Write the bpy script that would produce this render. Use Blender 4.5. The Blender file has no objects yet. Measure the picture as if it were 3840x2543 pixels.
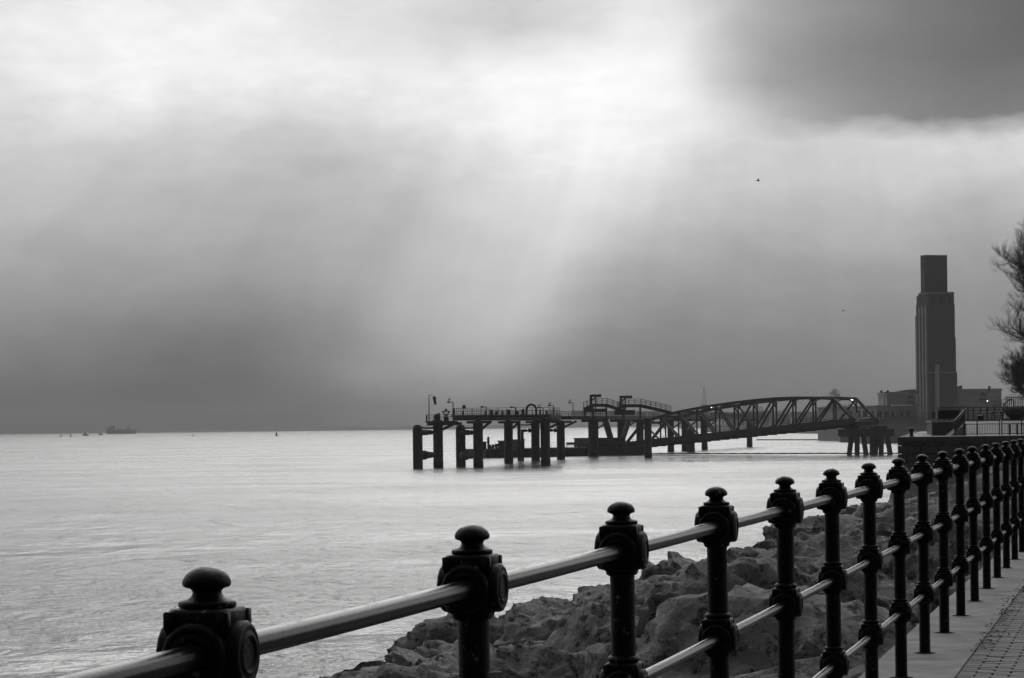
import bpy, bmesh, math, random
import numpy as np
from mathutils import Vector, Matrix, noise

random.seed(7); np.random.seed(7)
R = math.radians
scene = bpy.context.scene
C = scene.collection

# ------------------------------------------------------------------ camera
K = 8948.0                    # focal length in photo pixels (3840 wide)
EYE = 7.0                     # eye height above the river
HAZE_D = 1.9e-4
ROLL = R(0.7)
SHIFT = 326.0                 # photo pixels
cr, sr = math.cos(ROLL), math.sin(ROLL)
cam_d = bpy.data.cameras.new('camera')
cam = bpy.data.objects.new('camera', cam_d); C.objects.link(cam)
cam_d.sensor_width = 36.0
cam_d.lens = K / 3840.0 * 36.0
cam_d.shift_y = SHIFT / 3840.0
cam_d.clip_start = 0.2
cam_d.clip_end = 60000.0
cam.matrix_world = Matrix(((cr, sr, 0, 0), (0, 0, -1, 0), (-sr, cr, 0, EYE), (0, 0, 0, 1)))
scene.camera = cam

def ray(px, py):
    xc = (px - 1920.0) / K; yc = -(py - 1271.5 - SHIFT) / K
    return xc * cr + yc * sr, yc * cr - xc * sr
def W(px, py, Y):
    """photo pixel at depth Y -> world point"""
    a, b = ray(px, py)
    return Vector((a * Y, Y, EYE + b * Y))
def WZ(px, py, z=0.0):
    """photo pixel on the horizontal plane z -> world point"""
    a, b = ray(px, py)
    return W(px, py, (z - EYE) / b)

# ------------------------------------------------------------------ world
SUN_EL, SUN_AZ = R(25), R(4)
world = bpy.data.worlds.new('World'); scene.world = world
world.use_nodes = True
wn = world.node_tree; wn.nodes.clear()

class E:
    """tiny expression builder for math nodes"""
    tree = None
    def __init__(s, sock): s.s = sock
    @staticmethod
    def op(o, *args, clamp=False):
        n = E.tree.nodes.new('ShaderNodeMath'); n.operation = o; n.use_clamp = clamp
        for i, a in enumerate(args):
            if isinstance(a, E): E.tree.links.new(a.s, n.inputs[i])
            else: n.inputs[i].default_value = a
        return E(n.outputs[0])
    def __add__(s, o): return E.op('ADD', s, o)
    __radd__ = __add__
    def __sub__(s, o): return E.op('SUBTRACT', s, o)
    def __rsub__(s, o): return E.op('SUBTRACT', o, s)
    def __mul__(s, o): return E.op('MULTIPLY', s, o)
    __rmul__ = __mul__
    def __truediv__(s, o): return E.op('DIVIDE', s, o)
def smooth(x, lo, hi):
    n = E.tree.nodes.new('ShaderNodeMapRange'); n.interpolation_type = 'SMOOTHSTEP'
    E.tree.links.new(x.s, n.inputs['Value'])
    n.inputs['From Min'].default_value = lo; n.inputs['From Max'].default_value = hi
    n.inputs['To Min'].default_value = 0; n.inputs['To Max'].default_value = 1
    return E(n.outputs['Result'])
def lin(x, lo, hi):
    n = E.tree.nodes.new('ShaderNodeMapRange'); n.clamp = True
    E.tree.links.new(x.s, n.inputs['Value'])
    n.inputs['From Min'].default_value = lo; n.inputs['From Max'].default_value = hi
    return E(n.outputs['Result'])
def mixf(f, a, b):
    n = E.tree.nodes.new('ShaderNodeMix'); n.data_type = 'FLOAT'; n.clamp_factor = True
    for k, v in ((0, f), (2, a), (3, b)):
        if isinstance(v, E): E.tree.links.new(v.s, n.inputs[k])
        else: n.inputs[k].default_value = v
    return E(n.outputs[0])
def wnoise(vec, scale, detail=4, rough=0.5, dist=0.0):
    n = E.tree.nodes.new('ShaderNodeTexNoise'); n.inputs['Scale'].default_value = scale
    n.inputs['Detail'].default_value = detail; n.inputs['Roughness'].default_value = rough
    n.inputs['Distortion'].default_value = dist
    E.tree.links.new(vec, n.inputs['Vector'])
    return E(n.outputs['Fac'])

E.tree = wn
tc = wn.nodes.new('ShaderNodeTexCoord')
sep = wn.nodes.new('ShaderNodeSeparateXYZ'); wn.links.new(tc.outputs['Generated'], sep.inputs[0])
dx, dy, dz = E(sep.outputs[0]), E(sep.outputs[1]), E(sep.outputs[2])
az = E.op('ARCTAN2', dx, dy)
el = E.op('ARCSINE', E.op('MINIMUM', E.op('MAXIMUM', dz, -1.0), 1.0))
# cloud coordinates: flattened towards the horizon like a real cloud deck seen from below
comb = wn.nodes.new('ShaderNodeCombineXYZ')
wn.links.new(az.s, comb.inputs[0]); wn.links.new((el * 2.2).s, comb.inputs[1])
n1 = wnoise(comb.outputs[0], 9.0, 4, 0.55); n2 = wnoise(comb.outputs[0], 34.0, 5, 0.6)
comb2 = wn.nodes.new('ShaderNodeCombineXYZ')
wn.links.new((az + 3.1).s, comb2.inputs[0]); wn.links.new((el * 2.2 + 1.7).s, comb2.inputs[1])
n3 = wnoise(comb2.outputs[0], 11.0, 4, 0.55)
waz = az + (n1 - 0.5) * 0.034 + (n2 - 0.5) * 0.008
wel = el + (n3 - 0.5) * 0.034 + (n2 - 0.5) * 0.012

# cloud luminance seen towards the river mouth: rows of elevation (photo rows, 2368 px wide grid), display values
SKY = {
  -60: [(0, 215), (400, 236), (800, 232), (1200, 198), (1500, 232), (1620, 215), (1760, 178), (2000, 120), (2368, 56)],
   60: [(0, 226), (350, 254), (800, 238), (1130, 198), (1300, 204), (1480, 250), (1600, 226), (1720, 176), (1900, 140), (2100, 112), (2368, 76)],
  180: [(0, 234), (350, 252), (800, 238), (1000, 246), (1150, 254), (1400, 258), (1560, 254), (1640, 208), (1780, 148), (2050, 108), (2368, 84)],
  270: [(0, 226), (400, 226), (800, 216), (1000, 236), (1180, 256), (1400, 260), (1570, 252), (1700, 214), (1850, 168), (2000, 132), (2200, 112), (2368, 112)],
  330: [(0, 212), (400, 208), (750, 200), (950, 216), (1180, 248), (1400, 256), (1550, 244), (1700, 216), (1900, 206), (2100, 212), (2368, 222)],
  420: [(0, 200), (400, 190), (750, 186), (950, 196), (1150, 220), (1380, 242), (1510, 228), (1600, 204), (1850, 202), (2100, 206), (2368, 208)],
  520: [(0, 188), (400, 174), (700, 172), (900, 180), (1100, 205), (1320, 228), (1440, 212), (1560, 194), (1800, 186), (2100, 182), (2368, 182)],
  640: [(0, 166), (300, 150), (600, 150), (820, 164), (980, 192), (1180, 204), (1280, 212), (1370, 188), (1500, 164), (1750, 152), (2368, 150)],
  760: [(0, 138), (300, 118), (600, 116), (780, 134), (900, 172), (1030, 186), (1180, 206), (1260, 178), (1380, 136), (1550, 124), (2000, 128), (2368, 142)],
  860: [(0, 108), (300, 84), (550, 82), (740, 104), (860, 148), (1000, 176), (1120, 186), (1200, 164), (1320, 126), (1550, 114), (2000, 122), (2368, 142)],
  940: [(0, 84), (300, 66), (550, 70), (720, 92), (860, 130), (1000, 152), (1150, 146), (1300, 122), (1550, 116), (2000, 126), (2368, 148)],
  990: [(0, 72), (300, 64), (550, 66), (720, 82), (860, 108), (1000, 126), (1150, 124), (1300, 116), (1550, 114), (2000, 128), (2368, 150)],
}
def srgb2lin(v):
    v = v / 255.0
    return v / 12.92 if v <= 0.04045 else ((v + 0.055) / 1.055) ** 2.4
A_LO, A_HI = -0.34, 0.34
# the light shafts lean: below the cloud base the pattern is sheared along them
SHEAR, YREF = 0.50, 330.0
E_REF = (985.0 - YREF) / 5518.0
acoord = lin(waz + E.op('MAXIMUM', E_REF - wel, 0.0) * SHEAR, A_LO, A_HI)
rows = []
for yrow in sorted(SKY):
    ramp = wn.nodes.new('ShaderNodeValToRGB'); ramp.color_ramp.interpolation = 'B_SPLINE'
    cr_ = ramp.color_ramp
    pts = [((px + SHEAR * max(0, yrow - YREF) - 1184.0) / 5518.0, srgb2lin(v)) for px, v in SKY[yrow]]
    pts = [(A_LO, pts[0][1])] + pts + [(A_HI, pts[-1][1])]
    pts = [((p - A_LO) / (A_HI - A_LO), v) for p, v in pts]
    while len(cr_.elements) < len(pts): cr_.elements.new(0.5)
    for k, (p, v) in enumerate(pts):
        cr_.elements[k].position = p
    for k, (p, v) in enumerate(pts):
        cr_.elements[k].position = p; cr_.elements[k].color = (v, v, v, 1)
    wn.links.new(acoord.s, ramp.inputs[0])
    rows.append(((985.0 - yrow) / 5518.0, E(ramp.outputs[0])))
rows.sort(key=lambda t: t[0])       # from the horizon upwards
val = rows[0][1]
for (e0, _), (e1, r1) in zip(rows, rows[1:]):
    val = mixf(lin(wel, e0, e1), val, r1)
# narrow light shafts fanning out from the break in the cloud
ang = E.op('ARCTAN2', az - 0.115, 0.40 - el)
cang = wn.nodes.new('ShaderNodeCombineXYZ'); wn.links.new((ang * 1.0).s, cang.inputs[0])
shaft = wnoise(cang.outputs[0], 26.0, 3, 0.55) - 0.5
shaft2 = wnoise(cang.outputs[0], 9.0, 1, 0.5) - 0.5
val = val * (1.0 + (shaft * 0.19 + shaft2 * 0.14) * smooth(E_REF + 0.02 - el, 0.0, 0.035) * smooth(el, 0.0, 0.03))
# the rest of the overcast: brighter towards the veiled sun, darker and broken away from it
sunv = Vector((math.sin(SUN_AZ) * math.cos(SUN_EL), math.cos(SUN_AZ) * math.cos(SUN_EL), math.sin(SUN_EL)))
cosg = dx * sunv.x + dy * sunv.y + dz * sunv.z
g = E.op('POWER', E.op('MAXIMUM', cosg * 0.5 + 0.5, 0.0), 3.6)
c1 = wnoise(tc.outputs['Generated'], 3.2, 5, 0.55, 0.6)
deck = (0.05 + g * 1.55) * (0.62 + smooth(c1, 0.30, 0.70) * 0.70)
edge = E.op('MAXIMUM', smooth(E.op('ABSOLUTE', az), 0.22, 0.62), smooth(el, 0.175, 0.36))
cloud = mixf(edge, val, deck) * (0.97 + (n2 - 0.5) * 0.10)
# mottled cloud texture
cloud = cloud * (1.0 + ((n1 - 0.5) * 0.34 + (n2 - 0.5) * 0.26) * smooth(el, 0.06, 0.16))
sky = wn.nodes.new('ShaderNodeTexSky'); sky.sky_type = 'NISHITA'; sky.sun_disc = False
sky.sun_elevation = SUN_EL; sky.sun_rotation = SUN_AZ
bw = wn.nodes.new('ShaderNodeRGBToBW'); wn.links.new(sky.outputs[0], bw.inputs[0])
THIN = 0.03                      # share of clear sky light coming through the cloud
lum = E(bw.outputs[0]) * THIN + cloud * 10.0
bg = wn.nodes.new('ShaderNodeBackground'); bg.inputs['Strength'].default_value = 0.1
wn.links.new(lum.s, bg.inputs['Color'])
wo = wn.nodes.new('ShaderNodeOutputWorld'); wn.links.new(bg.outputs[0], wo.inputs['Surface'])
world.cycles.sampling_method = 'MANUAL'; world.cycles.sample_map_resolution = 1024

sun_d = bpy.data.lights.new('sun', 'SUN'); sun_d.energy = 0.5; sun_d.angle = R(40); sun_d.color = (1.0, 0.985, 0.96)
sun = bpy.data.objects.new('sun', sun_d); C.objects.link(sun)
sun.rotation_euler = (-sunv).to_track_quat('-Z', 'Y').to_euler()
sun.location = (20, 60, 60)

vs = scene.view_settings
vs.view_transform = 'Standard'; vs.look = 'None'; vs.exposure = 0.0; vs.gamma = 1.0; vs.use_curve_mapping = False
scene.render.engine = 'CYCLES'
cy = scene.cycles
cy.use_denoising = True
cy.max_bounces = 8; cy.volume_bounces = 1; cy.transparent_max_bounces = 8
cy.sample_clamp_indirect = 4.0

# ------------------------------------------------------------------ materials
MAT = {}
def mat(name, base, rough=0.7, var=0.25, scale=4.0, bump=0.0, bscale=None, metallic=0.0, spec=0.5, coat=0.0, detail=6, coords='Object', dark=None, stretch=None):
    """neutral grey procedural material: colour mottling + fine relief"""
    m = bpy.data.materials.new(name); m.use_nodes = True
    t = m.node_tree; E.tree = t
    b = t.nodes['Principled BSDF']
    tc = t.nodes.new('ShaderNodeTexCoord')
    vec = tc.outputs[coords]
    if stretch:
        mp = t.nodes.new('ShaderNodeMapping'); mp.inputs['Scale'].default_value = stretch
        t.links.new(vec, mp.inputs[0]); vec = mp.outputs[0]
    f = wnoise(vec, scale, detail, 0.62)
    ramp = t.nodes.new('ShaderNodeValToRGB')
    lo = base * (1 - var) if dark is None else dark
    hi = base * (1 + var)
    ramp.color_ramp.elements[0].position = 0.30; ramp.color_ramp.elements[0].color = (lo, lo, lo, 1)
    ramp.color_ramp.elements[1].position = 0.70; ramp.color_ramp.elements[1].color = (hi, hi, hi, 1)
    t.links.new(f.s, ramp.inputs[0]); t.links.new(ramp.outputs[0], b.inputs['Base Color'])
    f2 = wnoise(vec, scale * 3.3, 4, 0.6)
    rr = f2 * 0.3 + (rough - 0.15)
    t.links.new(rr.s, b.inputs['Roughness'])
    b.inputs['Metallic'].default_value = metallic
    b.inputs['Specular IOR Level'].default_value = spec
    b.inputs['Coat Weight'].default_value = coat; b.inputs['Coat Roughness'].default_value = 0.15
    if bump:
        f3 = wnoise(vec, bscale or scale * 2.5, 8, 0.65)
        bn = t.nodes.new('ShaderNodeBump'); bn.inputs['Strength'].default_value = bump
        bn.inputs['Distance'].default_value = 0.02
        t.links.new(f3.s, bn.inputs['Height']); t.links.new(bn.outputs[0], b.inputs['Normal'])
    MAT[name] = m
    return m
def glow(name, strength):
    m = bpy.data.materials.new(name); m.use_nodes = True
    b = m.node_tree.nodes['Principled BSDF']
    b.inputs['Base Color'].default_value = (.8, .8, .8, 1)
    b.inputs['Emission Color'].default_value = (1, .98, .94, 1); b.inputs['Emission Strength'].default_value = strength
    MAT[name] = m; return m

mat('iron_paint', 0.0035, 0.42, 0.5, 30, 0.25, 160, spec=0.10)
mat('steel_dark', 0.035, 0.6, 0.4, 0.6, 0.2, 3.0, spec=0.3)
mat('pile_steel', 0.030, 0.7, 0.5, 0.8, 0.4, 2.5, spec=0.25, stretch=(1, 1, .25))
mat('pile_weed', 0.012, 0.6, 0.5, 1.5, 0.6, 4.0, spec=0.3)
mat('deck_concrete', 0.055, 0.85, 0.3, 0.7, 0.3, 4)
mat('bridge_steel', 0.030, 0.6, 0.35, 0.5, 0.2, 4.0, spec=0.3)
mat('bridge_pale', 0.16, 0.7, 0.3, 0.8, 0.2, 4)
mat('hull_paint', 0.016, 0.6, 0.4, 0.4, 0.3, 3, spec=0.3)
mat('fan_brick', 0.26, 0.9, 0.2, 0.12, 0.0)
mat('ring_dark', 0.012, 0.95, 0.4, 20, 0.3, 80, spec=0.1)
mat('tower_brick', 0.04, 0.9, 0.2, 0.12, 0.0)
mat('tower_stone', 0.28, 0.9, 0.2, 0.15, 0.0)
mat('render_wall', 0.30, 0.9, 0.2, 0.12, 0.0)
mat('roof_tile', 0.09, 0.9, 0.25, 0.4, 0.0)
mat('glass_dark', 0.02, 0.25, 0.2, 0.5, 0.0)
mat('quay_stone', 0.055, 0.9, 0.45, 0.9, 0.6, 3.5)
mat('quay_paving', 0.30, 0.85, 0.25, 0.8, 0.2, 6)
mat('terrace_concrete', 0.05, 0.9, 0.4, 1.1, 0.4, 6)
mat('bright_steel', 0.65, 0.30, 0.2, 3, 0.0, metallic=0.9)
mat('railing_grey', 0.02, 0.5, 0.3, 3, 0.0)
mat('timber_pale', 0.35, 0.7, 0.3, 6, 0.0)
mat('shrub_leaf', 0.03, 0.7, 0.5, 2, 0.0)
mat('bark', 0.035, 0.9, 0.4, 3, 0.0)
mat('far_tree', 0.11, 0.9, 0.4, 0.3, 0.0)
mat('far_land', 0.16, 0.95, 0.3, 0.01, 0.0)
mat('ship_paint', 0.05, 0.6, 0.4, 0.05, 0.0)
mat('concrete', 0.22, 0.85, 0.38, 3.0, 0.8, 45, detail=12)
mat('brick_paver', 0.17, 0.85, 0.40, 5, 0.5, 60, coords='Object')
mat('joint_sand', 0.08, 0.95, 0.4, 20, 0.3, 80)
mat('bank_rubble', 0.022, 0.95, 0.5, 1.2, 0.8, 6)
mat('leaf_litter', 0.035, 0.9, 0.5, 12, 0.0)
mat('feather', 0.12, 0.8, 0.4, 8, 0.0)
mat('cloth', 0.05, 0.9, 0.3, 3, 0.0)
mat('bait_white', 0.55, 0.8, 0.2, 5, 0.0)
glow('lit_lamp', 6.0)

# chipped old paint on the castings
m = MAT['iron_paint']; t = m.node_tree; E.tree = t; b = t.nodes['Principled BSDF']
tci = t.nodes.new('ShaderNodeTexCoord'); oii = t.nodes.new('ShaderNodeObjectInfo'); mi_ = t.nodes.new('ShaderNodeMath'); mi_.operation = 'MULTIPLY'; mi_.inputs[1].default_value = 23.0
t.links.new(oii.outputs['Random'], mi_.inputs[0]); vi_ = t.nodes.new('ShaderNodeVectorMath'); vi_.operation = 'ADD'
t.links.new(tci.outputs['Object'], vi_.inputs[0]); t.links.new(mi_.outputs[0], vi_.inputs[1])
chip = smooth(wnoise(vi_.outputs[0], 38, 5, .68), 0.63, 0.69) * 0.8 + smooth(wnoise(vi_.outputs[0], 12, 6, .7), 0.66, 0.72) * 0.5
t.links.new(mixf(chip, 0.0035, 0.17).s, b.inputs['Base Color'])

# rails: black paint rubbed through to bright metal along the top
m = mat('rail_paint', 0.012, 0.46, 0.5, 24, 0.07, 90, spec=0.5)
t = m.node_tree; E.tree = t; b = t.nodes['Principled BSDF']
geo = t.nodes.new('ShaderNodeNewGeometry'); sp = t.nodes.new('ShaderNodeSeparateXYZ')
t.links.new(geo.outputs['Normal'], sp.inputs[0])
tcr = t.nodes.new('ShaderNodeTexCoord')
wear = smooth(E(sp.outputs[2]) + (wnoise(tcr.outputs['Object'], 22, 6, .7) - 0.5) * 0.9, 0.72, 1.0)
wear = wear * smooth(wnoise(tcr.outputs['Object'], 4, 6, .7), 0.50, 0.64)
bc = mixf(wear, 0.005, 0.16)
t.links.new(bc.s, b.inputs['Base Color'])
t.links.new((0.15 + wear * 0.2 + wnoise(tcr.outputs['Object'], 40, 4, .6) * 0.06).s, b.inputs['Roughness'])
b.inputs['Specular IOR Level'].default_value = 0.10

# boulders
m = mat('boulder', 0.30, 0.85, 0.5, 2.2, 1.0, 3.2, spec=0.35, detail=12)
t = m.node_tree; E.tree = t; b = t.nodes['Principled BSDF']
for nd in t.nodes:
    if nd.type == 'BUMP': nd.inputs['Distance'].default_value = 0.34; bump_node = nd
tcb = t.nodes.new('ShaderNodeTexCoord'); oi = t.nodes.new('ShaderNodeObjectInfo')
sc7 = t.nodes.new('ShaderNodeVectorMath'); sc7.operation = 'ADD'
mul = t.nodes.new('ShaderNodeMath'); mul.operation = 'MULTIPLY'; mul.inputs[1].default_value = 37.0; t.links.new(oi.outputs['Random'], mul.inputs[0])
t.links.new(tcb.outputs['Object'], sc7.inputs[0]); t.links.new(mul.outputs[0], sc7.inputs[1])
pv_ = sc7.outputs[0]
src = [l for l in t.links if l.to_socket == b.inputs['Base Color']][0].from_socket
bwn = t.nodes.new('ShaderNodeRGBToBW'); t.links.new(src, bwn.inputs[0])
colr = E(bwn.outputs[0]) * (E(oi.outputs['Random']) * 0.6 + 0.7)
colr = mixf(smooth(wnoise(pv_, 9.0, 8, .70), 0.54, 0.66), colr, 0.60)            # pale lichen and salt
colr = mixf(smooth(wnoise(pv_, 6.0, 8, .72), 0.52, 0.61) * 0.9, colr, 0.025)      # dark weed and damp
vor = t.nodes.new('ShaderNodeTexVoronoi'); vor.feature = 'DISTANCE_TO_EDGE'; vor.inputs['Scale'].default_value = 2.1
wv = t.nodes.new('ShaderNodeVectorMath'); wv.operation = 'MULTIPLY_ADD'
nz = t.nodes.new('ShaderNodeTexNoise'); nz.inputs['Scale'].default_value = 2.5; nz.inputs['Detail'].default_value = 6
t.links.new(pv_, nz.inputs['Vector']); t.links.new(nz.outputs['Color'], wv.inputs[0]); wv.inputs[1].default_value = (.8, .8, .8); t.links.new(pv_, wv.inputs[2])
t.links.new(wv.outputs[0], vor.inputs['Vector'])
crack = smooth(E(vor.outputs['Distance']), 0.0, 0.05)
colr = mixf(crack, colr * 0.8, colr)
t.links.new(colr.s, b.inputs['Base Color'])
hh_ = wnoise(pv_, 4.0, 12, .74) + crack * 0.03 + wnoise(pv_, 15.0, 6, .75) * 0.34
t.links.new(hh_.s, bump_node.inputs['Height'])

# river water
m = bpy.data.materials.new('river_water'); m.use_nodes = True; MAT['river_water'] = m
t = m.node_tree; E.tree = t; b = t.nodes['Principled BSDF']
b.inputs['Base Color'].default_value = (.14, .14, .14, 1)
b.inputs['IOR'].default_value = 1.333
tcw = t.nodes.new('ShaderNodeTexCoord')
def sepw(v):
    sx_ = t.nodes.new('ShaderNodeSeparateXYZ'); t.links.new(v, sx_.inputs[0]); return E(sx_.outputs[0]), E(sx_.outputs[1])
def mapped(sc, rot=0.0, loc=(0, 0, 0)):
    mp = t.nodes.new('ShaderNodeMapping'); mp.inputs['Scale'].default_value = sc
    mp.inputs['Rotation'].default_value = (0, 0, rot); mp.inputs['Location'].default_value = loc
    t.links.new(tcw.outputs['Object'], mp.inputs[0]); return mp.outputs[0]
l1 = wnoise(mapped((.07, .05, 1), .15), 1.0, 2, .5, .3)
l2 = wnoise(mapped((.32, .20, 1), -.1), 1.0, 2, .5, .3)
l3 = wnoise(mapped((1.1, .75, 1), .12), 1.0, 3, .55, .4)
l4 = wnoise(mapped((4.2, 3.2, 1), -.2), 1.0, 3, .6, .3)
wind = smooth(wnoise(mapped((.022, .030, 1), .18), 1.0, 5, .62, .6), 0.34, 0.66)
dash0 = smooth(wnoise(mapped((.17, .085, 1), .12, (5, 1, 0)), 1.0, 3, .6, .4), 0.52, 0.68)
wx, wy = sepw(tcw.outputs['Object'])
far = lin(wy, 60.0, 330.0)                                    # the sheltered water by the shore is less ruffled
slick = smooth(wy, 425.0, 440.0) * (1.0 - smooth(wy, 498.0, 504.0)) * smooth(wx, 20.0, 36.0)   # calm lane in front of the dark water line
lee = smooth(wy, 350.0, 385.0) * (1.0 - smooth(wy, 480.0, 560.0)) * (1.0 - smooth(E.op('ABSOLUTE', wx - 2.0), 22.0, 45.0))   # lee of the jetty piles
calm = (1.0 - slick * 0.65) * (1.0 - lee * 0.42)
dash = smooth(wnoise(mapped((.60, .42, 1), .1, (7, 3, 0)), 1.0, 3, .62, .4), 0.54, 0.66)
dash2 = smooth(wnoise(mapped((1.7, 1.1, 1), -.15, (2, 9, 0)), 1.0, 3, .62, .3), 0.53, 0.66)
h = (dash0 * 0.30 + dash * 0.14 + dash2 * 0.05) * (0.30 + wind * 0.8) + l1 * 1.1 + l2 * 0.46 + (l3 * (0.080 + wind * 0.24) + l4 * (0.045 + wind * 0.120)) * calm
bn = t.nodes.new('ShaderNodeBump'); bn.inputs['Strength'].default_value = 1.0; bn.inputs['Distance'].default_value = 1.0
t.links.new(h.s, bn.inputs['Height']); t.links.new(bn.outputs[0], b.inputs['Normal'])
rg = (0.11 + wind * 0.05 + far * 0.13) * calm
t.links.new(rg.s, b.inputs['Roughness'])

# ------------------------------------------------------------------ mesh helpers
class MB:
    def __init__(s): s.v = []; s.f = []; s.sm = []
    def add(s, verts, faces, smooth=False):
        o = len(s.v); s.v += [tuple(v) for v in verts]
        s.f += [tuple(i + o for i in f) for f in faces]; s.sm += [smooth] * len(faces)
        return s
    def box(s, lo, hi, M=None):
        x0, y0, z0 = lo; x1, y1, z1 = hi
        v = [Vector(p) for p in ((x0, y0, z0), (x1, y0, z0), (x1, y1, z0), (x0, y1, z0), (x0, y0, z1), (x1, y0, z1), (x1, y1, z1), (x0, y1, z1))]
        if M: v = [M @ p for p in v]
        return s.add(v, [(0, 3, 2, 1), (4, 5, 6, 7), (0, 1, 5, 4), (1, 2, 6, 5), (2, 3, 7, 6), (3, 0, 4, 7)])
    def beam(s, a, b, w, h=None, up=(0, 0, 1)):
        """rectangular bar from a to b"""
        a, b = Vector(a), Vector(b); h = h or w
        d = (b - a).normalized(); u = Vector(up)
        if abs(d.dot(u)) > .98: u = Vector((0, 1, 0))
        x = d.cross(u).normalized(); z = x.cross(d).normalized()
        v = [p + x * sx * w / 2 + z * sz * h / 2 for p in (a, b) for sx, sz in ((-1, -1), (1, -1), (1, 1), (-1, 1))]
        return s.add(v, [(3, 2, 1, 0), (4, 5, 6, 7), (0, 1, 5, 4), (1, 2, 6, 5), (2, 3, 7, 6), (3, 0, 4, 7)])
    def tube(s, pts, rad, n=8, cap=True, smooth=True):
        pts = [Vector(p) for p in pts]
        if not hasattr(rad, '__len__'): rad = [rad] * len(pts)
        v, f = [], []
        x = None
        for i, p in enumerate(pts):
            d = (pts[min(i + 1, len(pts) - 1)] - pts[max(i - 1, 0)]).normalized()
            if x is None:
                u = Vector((0, 0, 1)) if abs(d.z) < .95 else Vector((1, 0, 0))
                x = d.cross(u).normalized()
            else:
                x = (x - d * x.dot(d)).normalized()
            z = x.cross(d)
            for k in range(n):
                a = 2 * math.pi * k / n
                v.append(p + (x * math.cos(a) + z * math.sin(a)) * rad[i])
        for i in range(len(pts) - 1):
            for k in range(n):
                k2 = (k + 1) % n
                f.append((i * n + k, i * n + k2, (i + 1) * n + k2, (i + 1) * n + k))
        s.add(v, f, smooth)
        if cap:
            s.add(v[:n], [tuple(range(n))[::-1]] if True else [])
            s.add(v[-n:], [tuple(range(n))])
        return s
    def lathe(s, prof, n=20, smooth=True, M=None, rot=0.0):
        v, f = [], []
        for r, z in prof:
            for k in range(n):
                a = 2 * math.pi * k / n + rot
                p = Vector((r * math.cos(a), r * math.sin(a), z))
                v.append(M @ p if M else p)
        for i in range(len(prof) - 1):
            for k in range(n):
                k2 = (k + 1) % n
                f.append((i * n + k, i * n + k2, (i + 1) * n + k2, (i + 1) * n + k))
        s.add(v, f, smooth)
        s.add(v[:n], [tuple(range(n))[::-1]]); s.add(v[-n:], [tuple(range(n))])
        return s
    def prism(s, poly, z0, z1):
        n = len(poly)
        area = sum(poly[i][0] * poly[(i + 1) % n][1] - poly[(i + 1) % n][0] * poly[i][1] for i in range(n))
        if area < 0: poly = poly[::-1]
        v = [(x, y, z0) for x, y in poly] + [(x, y, z1) for x, y in poly]
        return s.add(v, [tuple(range(n))[::-1], tuple(range(n, 2 * n))] + [(i, (i + 1) % n, n + (i + 1) % n, n + i) for i in range(n)])
    def mesh(s, name, material):
        me = bpy.data.meshes.new(name)
        me.from_pydata(s.v, [], s.f); me.update()
        me.polygons.foreach_set('use_smooth', s.sm)
        me.materials.append(MAT[material]); return me
    def build(s, name, material, parent=None):
        o = bpy.data.objects.new(name, s.mesh(name, material)); C.objects.link(o)
        if parent: o.parent = parent
        return o
def recenter(o):
    """put a top-level mesh object's origin at its base"""
    me = o.data; n = len(me.vertices); co = np.empty(n * 3); me.vertices.foreach_get('co', co); co = co.reshape(-1, 3)
    c = np.array([(co[:, 0].min() + co[:, 0].max()) / 2, (co[:, 1].min() + co[:, 1].max()) / 2, co[:, 2].min()])
    me.vertices.foreach_set('co', (co - c).ravel()); me.update()
    o.location = c
    return o
def tag(o, label, cat, group=None):
    o['label'] = label; o['category'] = cat
    if group: o['group'] = group
    return o
def thing(name, label, cat, loc=(0, 0, 0), group=None, rz=0.0):
    o = bpy.data.objects.new(name, None); C.objects.link(o); o.empty_display_size = .3
    o.location = loc; o.rotation_euler = (0, 0, rz)
    return tag(o, label, cat, group)
def structure(o): o['kind'] = 'structure'; return o
def stuff(o): o['kind'] = 'stuff'; return o
class Part:
    """collects parts given in world coordinates under a thing's Empty"""
    def __init__(s, root): s.root = root; s.off = Vector(root.location)
    def __call__(s, name, mb, material, parent=None):
        M = Matrix.Rotation(-s.root.rotation_euler.z, 4, 'Z')
        mb.v = [tuple(M @ (Vector(p) - s.off)) for p in mb.v]
        return mb.build(name, material, parent or s.root)
def copy_tree(o, parent=None):
    c = o.copy(); C.objects.link(c); c.parent = parent
    for ch in list(o.children): copy_tree(ch, c)
    return c

# ------------------------------------------------------------------ promenade frame (taken from the railing's posts)
KN = [(490, 1312), (1093, 1217), (1446, 1162), (1662, 1130), (1814, 1107), (1926, 1090), (2010, 1078), (2073, 1066),
      (2133, 1056), (2180, 1048), (2218, 1040), (2250, 1033), (2279, 1027), (2302, 1022), (2324, 1018), (2344, 1014), (2360, 1010)]
Z0, CN, POST_H = 3.718, 0.39, 1.275
SC = 3840.0 / 2368.0
obs = [W(u * SC, v * SC, Z0 * (1 + CN * n)) for n, (u, v) in enumerate(KN)]
Aq = np.polyfit([p.y for p in obs], [p.x for p in obs], 1)
PROM = 6.785 - POST_H                       # promenade level
phi = math.atan(Aq[0]); fd = Vector((math.sin(phi), math.cos(phi), 0)); fo = Vector((-math.cos(phi), math.sin(phi), 0))
F0 = Vector((Aq[0] * Z0 + Aq[1], Z0, PROM))
STEP = Z0 * CN / math.cos(phi)
def F(s, t, z=0.0):
    """s metres along the railing from the first post, t metres out over the water, z above the promenade"""
    return F0 + fd * s + fo * t + Vector((0, 0, z))

# ------------------------------------------------------------------ river
mb = MB(); mb.add([(-8000, -500, 0), (8000, -500, 0), (8000, 8000, 0), (-8000, 8000, 0)], [(0, 1, 2, 3)])
river = structure(mb.build('river', 'river_water'))
river['label'] = 'wide tidal river with bright rippled water'; river['category'] = 'water'

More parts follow.
